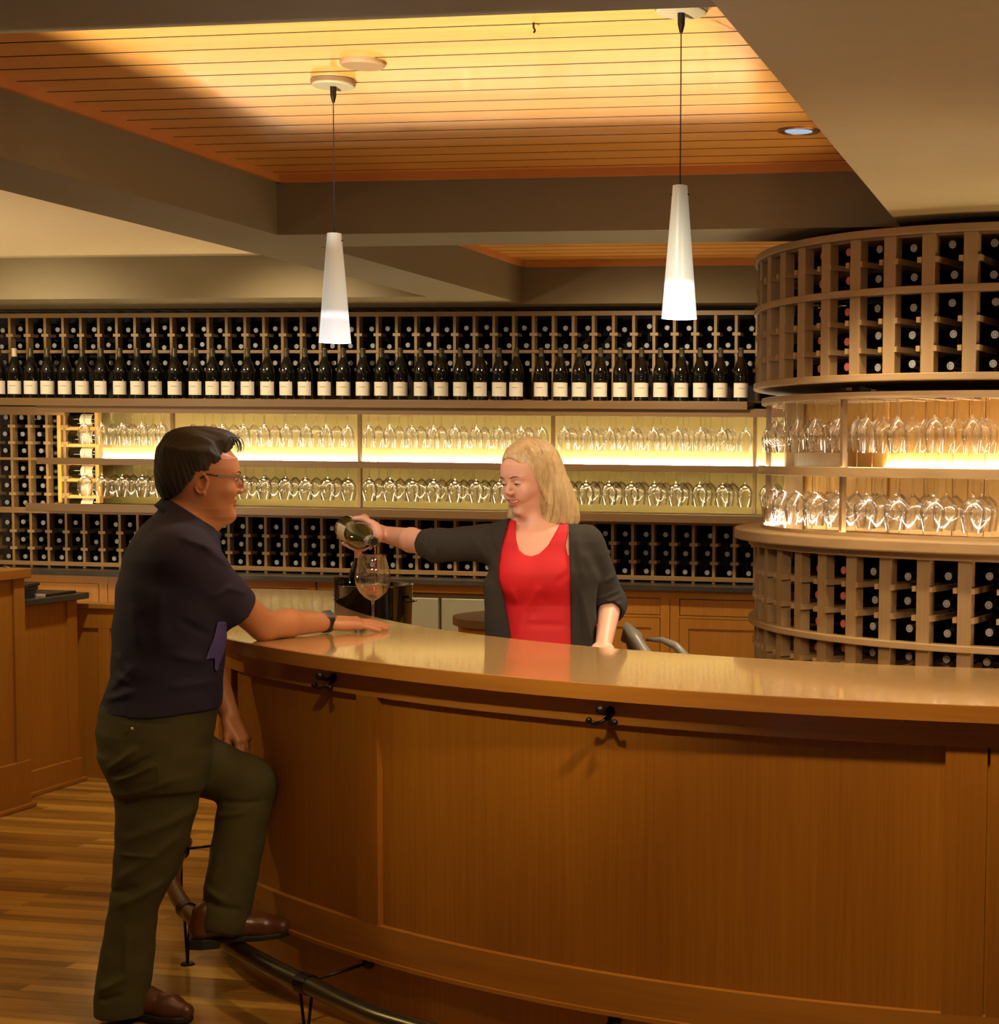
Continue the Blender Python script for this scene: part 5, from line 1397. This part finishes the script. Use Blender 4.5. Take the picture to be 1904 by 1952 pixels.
sculpt('skirt', [(lambda p: np.maximum(loft(p, [.45, .80, zr0 + .02], [-.23, -.23, -.21], [.21, .21, .19], [0, 0, 0], [.14, .13, .12]), -p[:, 2] + .45), (-.36, -.25, .42), (.34, .25, zr0 + .05), .008, None)], CARD, wom, None, WO)
# cardigan
opn = [xz(*q, YW - .10) for q in [(972, 960), (966, 1005), (957, 1040), (951, 1075), (952, 1105), (960, 1140), (968, 1180), (976, 1225), (985, 1350), (1093, 1350), (1088, 1230), (1087, 1100), (1084, 1050), (1083, 1000), (1086, 960)]]
CF = Field(); CF.add(lambda p: loft(p, *Tw, n=2.3, off=.018), lw_, hw_, .02)
for px_ in (984, 1058): CF.ell(W3(px_, 1098, YW - .070), (.072, .060, .070), .035)
axA = (wrA - elA) / np.linalg.norm(wrA - elA); axB = (wrB - elB) / np.linalg.norm(wrB - elB)
def csl(p):
    a = np.minimum(capsule(p, shA, elA, .066, .052), 9); a = su(a, capsule(p, elA, elA + axA * .10, .053, .049), .02); a = np.maximum(a, (p - (elA + axA * .060).astype(f32)) @ axA.astype(f32))
    b_ = capsule(p, shB, elB, .062, .052); b_ = su(b_, capsule(p, elB, elB + axB * .075, .054, .049), .02); b_ = np.maximum(b_, (p - (elB + axB * .048).astype(f32)) @ axB.astype(f32))
    return np.minimum(a, b_)
CF.add(csl, (-.75, -.35, .9), (.6, .40, 1.6), .03)
# lower panels hanging open
for (a, b_) in (((946, 1120), (960, 1330)), ((1108, 1110), (1118, 1330))):
    CF.cap(W3(a[0], a[1], YW - .06), W3(b_[0], b_[1], YW - .07), .042, .048, .03)
def cfold(p):
    d = np.zeros(len(p), f32)
    def r(a, b_, y0, y1, sg, am):
        nonlocal d
        d = d - am * crease(p, W3(a[0], a[1], y0), W3(b_[0], b_[1], y1), sg)
    for k, xx in enumerate((800, 818, 835, 850)): r((xx, 1020), (xx - 6, 1066), YW + .01, YW + .01, .006, (.004, -.004, .005, -.003)[k])
    r((890, 1010), (935, 1075), YW - .03, YW - .05, .012, .006); r((930, 1010), (945, 1060), YW - .08, YW - .08, .010, -.005)
    for k in range(5): r((1138, 1195 - 13 * k), (1188, 1176 - 13 * k), YW - .06 + .01 * k, YW - .03, .0045, .005)
    r((1110, 1050), (1150, 1120), YW - .06, YW - .03, .014, .005); r((1152, 1110), (1175, 1095), YW - .03, YW, .008, .005)
    r((1098, 1120), (1112, 1240), YW - .12, YW - .12, .007, -.006); r((1110, 1130), (1130, 1240), YW - .12, YW - .12, .008, .005); r((1098, 1010), (1110, 1100), YW - .09, YW - .12, .012, .004)
    d += .0010 * np.sin(p[:, 0] * 90 + p[:, 2] * 40)
    return d
CF.add(cfold, (-.75, -.35, .6), (.6, .40, 1.6), 0, 'd')
def cardi(p):
    d = CF(p)
    inner = np.minimum(loft(p, *Tw, n=2.4, off=.008), 9)
    for px_ in (988, 1050): inner = su(inner, ellipsoid(p, W3(px_, 1098, YW - .075), (.068, .058, .066)), .035)
    d = ssub(d, inner, .002)
    o = np.maximum(poly2(p[:, 0], p[:, 2], opn), p[:, 1] - .02); d = ssub(d, o, .004)
    d = ssub(d, capsule(p, elA + axA * .04, elA + axA * .2, .0425, .0425), .002)
    d = ssub(d, capsule(p, elB + axB * .03, elB + axB * .2, .0425, .0425), .002)
    d = ssub(d, capsule(p, nbw, ntw + np.array([0, 0, .1]), .062, .058), .004)
    d = np.maximum(d, p[:, 2] - W3(1010, 986, YW)[2])
    return np.maximum(d, W3(1010, 1330, YW)[2] - p[:, 2])
sculpt('cardigan', [(cardi, (-.62, -.32, zr0), (.42, .32, 1.52), .0042, None)], CARD, wom, None, WO)

# ------------------------------------------------------------------ glass being filled
gx0, gy0 = -2.348, 5.19
GZ = 1.0705
tg = empty('wine_glass', (gx0, gy0, GZ)); tag(tg, 'large wine glass on the bar being filled with red wine', 'wine glass')
k = 1.0
BOWL = [(.0045, .088), (.012, .091), (.026, .100), (.042, .116), (.053, .136), (.0575, .158), (.0565, .178), (.052, .198), (.0465, .216), (.0425, .231), (.0415, .2385)]
CLEAR = thin_glass('clear_glass', (1, 1, 1), .0, .25, .75)
MB().lathe(BOWL, 48).build('bowl', CLEAR, tg, smooth=True)
MB().tube([(0, 0, .003), (0, 0, .02), (0, 0, .07), (0, 0, .088)], [.007, .0042, .0038, .0055], 14).build('stem', CLEAR, tg, smooth=True)
MB().lathe([(.0, .006), (.008, .005), (.030, .0025), (.0365, .0012), (.0365, 0), (0, 0)], 40).build('foot', CLEAR, tg, smooth=True)
WINE = thin_glass('red_wine', (.78, .50, .42), .0, .4, .5)
MB().lathe([(0, .0895), (.011, .0925), (.0250, .1005), (.0405, .1160), (.0510, .1340), (.0535, .1400)], 40).lathe([(.0535, .1400), (0, .1400)], 40).build('wine', WINE, tg, smooth=False, angle=40)
w_ = tg.children[-1] if False else None
DARKW = plain('dark_red_wine', (.05, .003, .006), .05, coat=.3)
MB().lathe([(0, .0905), (.009, .0935), (.022, .1010), (.031, .1085), (.024, .1120), (0, .1130)], 32).build('wine_pool', DARKW, tg, smooth=True)
mouth = mouthW; bdir = bdirW
tip = mouth - bdir * .002 + np.array([0, 0, -.010])
b = MB(); b.tube([tip, tip - bdir * .010 + np.array([0, 0, -.012]), np.array([tip[0] + .004, tip[1] - .008, GZ + .20]), np.array([tip[0] + .006, tip[1] - .006, GZ + .115])], [.0028, .0022, .0016, .0014], 8)
o = b.build('wine_stream', plain('pouring_wine', (.25, .06, .02), .05, coat=.5), smooth=True); tag(o, 'thin stream of wine falling from the tilted bottle into the big glass', 'wine')

# ------------------------------------------------------------------ things behind the bar
GB = plain('glossy_black_enamel', (.006, .006, .004), .05, coat=.8)
q = at(715, 1113, y=6.20); bx, by = q[0], 6.20; tubh = q[2] - .80
t = empty('ice_bucket', (bx, by, .80)); tag(t, 'glossy black round ice bucket standing just behind the bar', 'ice bucket')
MB().lathe([(0, .01), (.122, .01), (.138, .05), (.144, tubh - .008), (.149, tubh - .003), (.144, tubh), (.138, tubh - .006), (.130, .06), (0, .03)], 48).build('tub', GB, t, smooth=True)
for s in (-1, 1):
    MB().tube([(s * .144, -.04, .27), (s * .160, -.025, .27), (s * .160, .025, .27), (s * .144, .04, .27)], .004, 8).build('handle', GB, t, smooth=True)
t2 = MB().arc(CI, 2.55, 2.94, -163, -122, .76, .80, 30).build('under_bar_shelf', M['stone']); tag(t2, 'dark low work shelf behind the bar carrying the black ice bucket', 'shelf')
q = at(650, 1108, y=by - .05)
t = empty('fluted_cup', (q[0], by - .05, .835)); tag(t, 'small ribbed black cup with bright rim standing at left inside the ice bucket', 'cup')
b = MB(); n = 40; prof_ = [(.018, 0), (.021, .10), (.026, .318), (.028, .325), (.024, .32)]
vs = [(r * (1 + (.05 if i % 2 else 0)) * math.cos(2 * PI * i / n), r * (1 + (.05 if i % 2 else 0)) * math.sin(2 * PI * i / n), z) for r, z in prof_ for i in range(n)]
b.add(vs, [(j * n + i, j * n + (i + 1) % n, (j + 1) * n + (i + 1) % n, (j + 1) * n + i) for j in range(len(prof_) - 1) for i in range(n)])
b.build('cup_body', GB, t)
bb = bottle_mesh(plain('salmon_capsule', (.55, .24, .17), .45), False, 24); tag(bb, 'black bottle with salmon capsule standing in the ice bucket behind the glass', 'wine bottle')
q = at(683, 1090, y=by + .02); zt = at(683, 1039, y=by + .02)[2]; bb.location = (q[0], by + .02, zt - .304)
for i in range(3):
    bo = bottle_mesh(M['capsule'], False, 24); bo.data.materials[0] = GREEN
    tag(bo, ('green bottle leaning leftmost in the black ice bucket', 'green bottle in the ice bucket, middle of the leaning three', 'green bottle leaning rightmost in the black ice bucket')[i], 'wine bottle', 'bottles leaning in the ice bucket')
    bo.location = (bx + (-.02, .03, .075)[i], by + (-.075, .06, -.03)[i], .812); bo.rotation_euler = (0, math.radians((-8, 3, 9)[i]), 0)
# curved low cabinet and swivel chair behind the woman
t = empty('curved_cabinet', (-1.55, 6.75, 0)); tag(t, 'low rounded cabinet with dark rim top partly hidden behind the woman', 'cabinet')
pc0 = at(960, 1170, z=.90)
cc0 = (pc0[0] + .10, pc0[1] + .10)
b = MB(); c0 = (-2.03, 6.45); 
b.arc((0, 0), 0.0, .34, 90, 330, .870, .905, 40); o = b.build('cabinet_top', M['shelf_brown'], t)
t.location = (at(1005, 1180, z=.89)[0], at(1005, 1180, z=.89)[1] + .0, 0)
MB().arc((0, 0), .0, .315, 90, 330, .0, .870, 40).build('cabinet_body', M['cabinet'], t)
# swivel chair
q = at(1215, 1225, y=5.75)
t = empty('desk_chair', (q[0] + .08, 5.80, 0)); tag(t, 'grey padded chair with curved arms behind the bar, right of the woman', 'chair')
cx0 = Vector(t.location)
def L3(px, py, y): v = at(px, py, y=y); return Vector(v) - cx0
MB().tube([L3(1196, 1197, 5.72), L3(1212, 1222, 5.70), L3(1236, 1258, 5.68), L3(1262, 1300, 5.68)], [.018, .024, .026, .024], 12).build('armrest', M['grey_plastic'], t, smooth=True)
b = MB(); b.tube([L3(1193, 1222, 5.76), L3(1199, 1200, 5.75), L3(1208, 1215, 5.75), L3(1213, 1240, 5.75)], [.020, .030, .034, .03], 12); b.build('headrest', M['grey_plastic'], t, smooth=True)
MB().tube([L3(1232, 1219, 5.9), L3(1262, 1220, 5.88), L3(1288, 1231, 5.86), L3(1306, 1250, 5.85), L3(1312, 1290, 5.85)], [.007, .011, .015, .016, .014], 12).build('armrest', M['grey_plastic'], t, smooth=True)
s = MB(); s.box(-.24, .24, -.22, .24, .42, .50); s.build('seat', M['grey_plastic'], t, bevel=.03)
s = MB(); s.box(-.20, .20, .20, .26, .50, .82); s.build('backrest', M['grey_plastic'], t, bevel=.025)
MB().tube([(0, 0, .08), (0, 0, .42)], .025, 12).build('column', M['iron'], t, smooth=True)
for i in range(5):
    a = 2 * PI * i / 5; b = MB(); b.tube([(0, 0, .09), (.28 * math.cos(a), .28 * math.sin(a), .06)], .015, 8); b.sphere((.28 * math.cos(a), .28 * math.sin(a), .03), .03, 6); b.build('leg', M['iron'], t, smooth=True)

# ------------------------------------------------------------------ cabinets on the left
def corner_counter(name, label, xf, y0, y1, ztop, th, topmat, x0=-6.2, over=.03, base=.10):
    t = empty(name, (xf, y1, 0)); tag(t, label, 'cabinet')
    def P(mb, n, m, **k):
        o = mb.build(n, m, t, **k); o.location = (-xf, -y1, 0); return o
    P(MB().box(x0, xf, y0, y1, base, ztop - th), 'cabinet_body', M['cabinet'])
    P(MB().box(x0, xf + over, y0, y1 + over, ztop - th, ztop), 'counter_top', topmat, bevel=.004)
    P(MB().box(x0, xf + .018, y0, y1 + .018, 0, base + .02), 'base_board', M['cabinet'], bevel=.003)
    P(MB().box(x0, xf + .035, y0, y1 + .035, 0, .022), 'shoe_moulding', M['nosing'], bevel=.006)
    P(MB().box(xf, xf + .012, y1 - .075, y1 + .002, base + .02, ztop - th), 'stile', M['cabinet'])
    return t
corner_counter('side_counter', 'tall wood side counter with light wood top at far left edge', -4.845, 4.6, 6.93, 1.105, .045, MNOS, base=.20)
corner_counter('side_cabinet', 'wood side cabinet with dark stone top and black things on it', -4.985, 6.98, 7.54, .945, .032, M['stone'], over=.05)
# black stack and papers on the dark top
zt = .9455
for i in range(4):
    o = MB().box(-.16, .16, -.11, .11, 0, .016).build('tray', M['black_plastic'], loc=(-5.16 + .005 * i, 7.14 + .008 * i, zt + .017 * i), bevel=.003); o.rotation_euler = (0, 0, .06 * i)
    tag(o, 'flat black tray in a stack on the dark side counter, %s from bottom' % nth(i + 1), 'tray', 'black trays stacked on the side counter')
o = MB().box(-.17, .17, -.12, .12, 0, .012).build('folder', M['black_plastic'], loc=(-5.13, 7.40, zt), bevel=.002); tag(o, 'flat black folder lying beside the tray stack on the side counter', 'folder')
MB().box(-.165, .165, -.125, -.119, .0005, .0115).build('page_edge', M['label'], o)
o = MB().tube([(0, 0, 0), (.03, .01, .03), (.02, .02, .07), (-.01, .02, .08)], [.004, .004, .004, .003], 8).build('corkscrew', plain('steel_tool', (.5, .48, .42), .25, .9), loc=(-5.10, 7.16, zt + .070), smooth=True); tag(o, 'small steel corkscrew standing on the stacked black trays', 'corkscrew')
# wall panel between the side cabinet and the back counter
q = at(205, 1497, z=0)
t = empty('panelled_partition', (q[0], 7.64, 0)); tag(t, 'low dark wood partition behind the man, beyond the side cabinet', 'partition')
MB().box(-.30, .9, 0, .05, 0, .84).build('panel', M['cabinet'], t)
MB().box(-.30, .9, -.012, .0, .76, .86).build('rail', M['cabinet'], t, bevel=.002)
MB().box(-.30, .9, -.03, .08, .86, .885).build('cap', M['cabinet'], t, bevel=.003)
for x in (-.10, .35): MB().box(x - .03, x + .03, -.012, 0, .0, .76).build('stile', M['cabinet'], t)
# unseen box, added so its opening shapes the light patch on the boards
t = empty('added_light_box', (-1.87, 1.20, 0)); tag(t, 'added black box below view, its opening shaping the ceiling light patch', 'lamp')
b = MB(); x0, x1, y0, y1 = -.0985, .101, .262, .477
b.box(-.16, .16, -.06, .54, 0, .01); b.box(-.17, -.16, -.06, .54, 0, .40); b.box(.16, .17, -.06, .54, 0, .40); b.box(-.16, .16, -.07, -.06, 0, .40); b.box(-.16, .16, .54, .55, 0, .40)
b.box(-.16, x0, -.06, .54, .395, .40); b.box(x1, .16, -.06, .54, .395, .40); b.box(x0, x1, -.06, y0, .395, .40); b.box(x0, x1, y1, .54, .395, .40)
b.build('housing', M['black_plastic'], t)
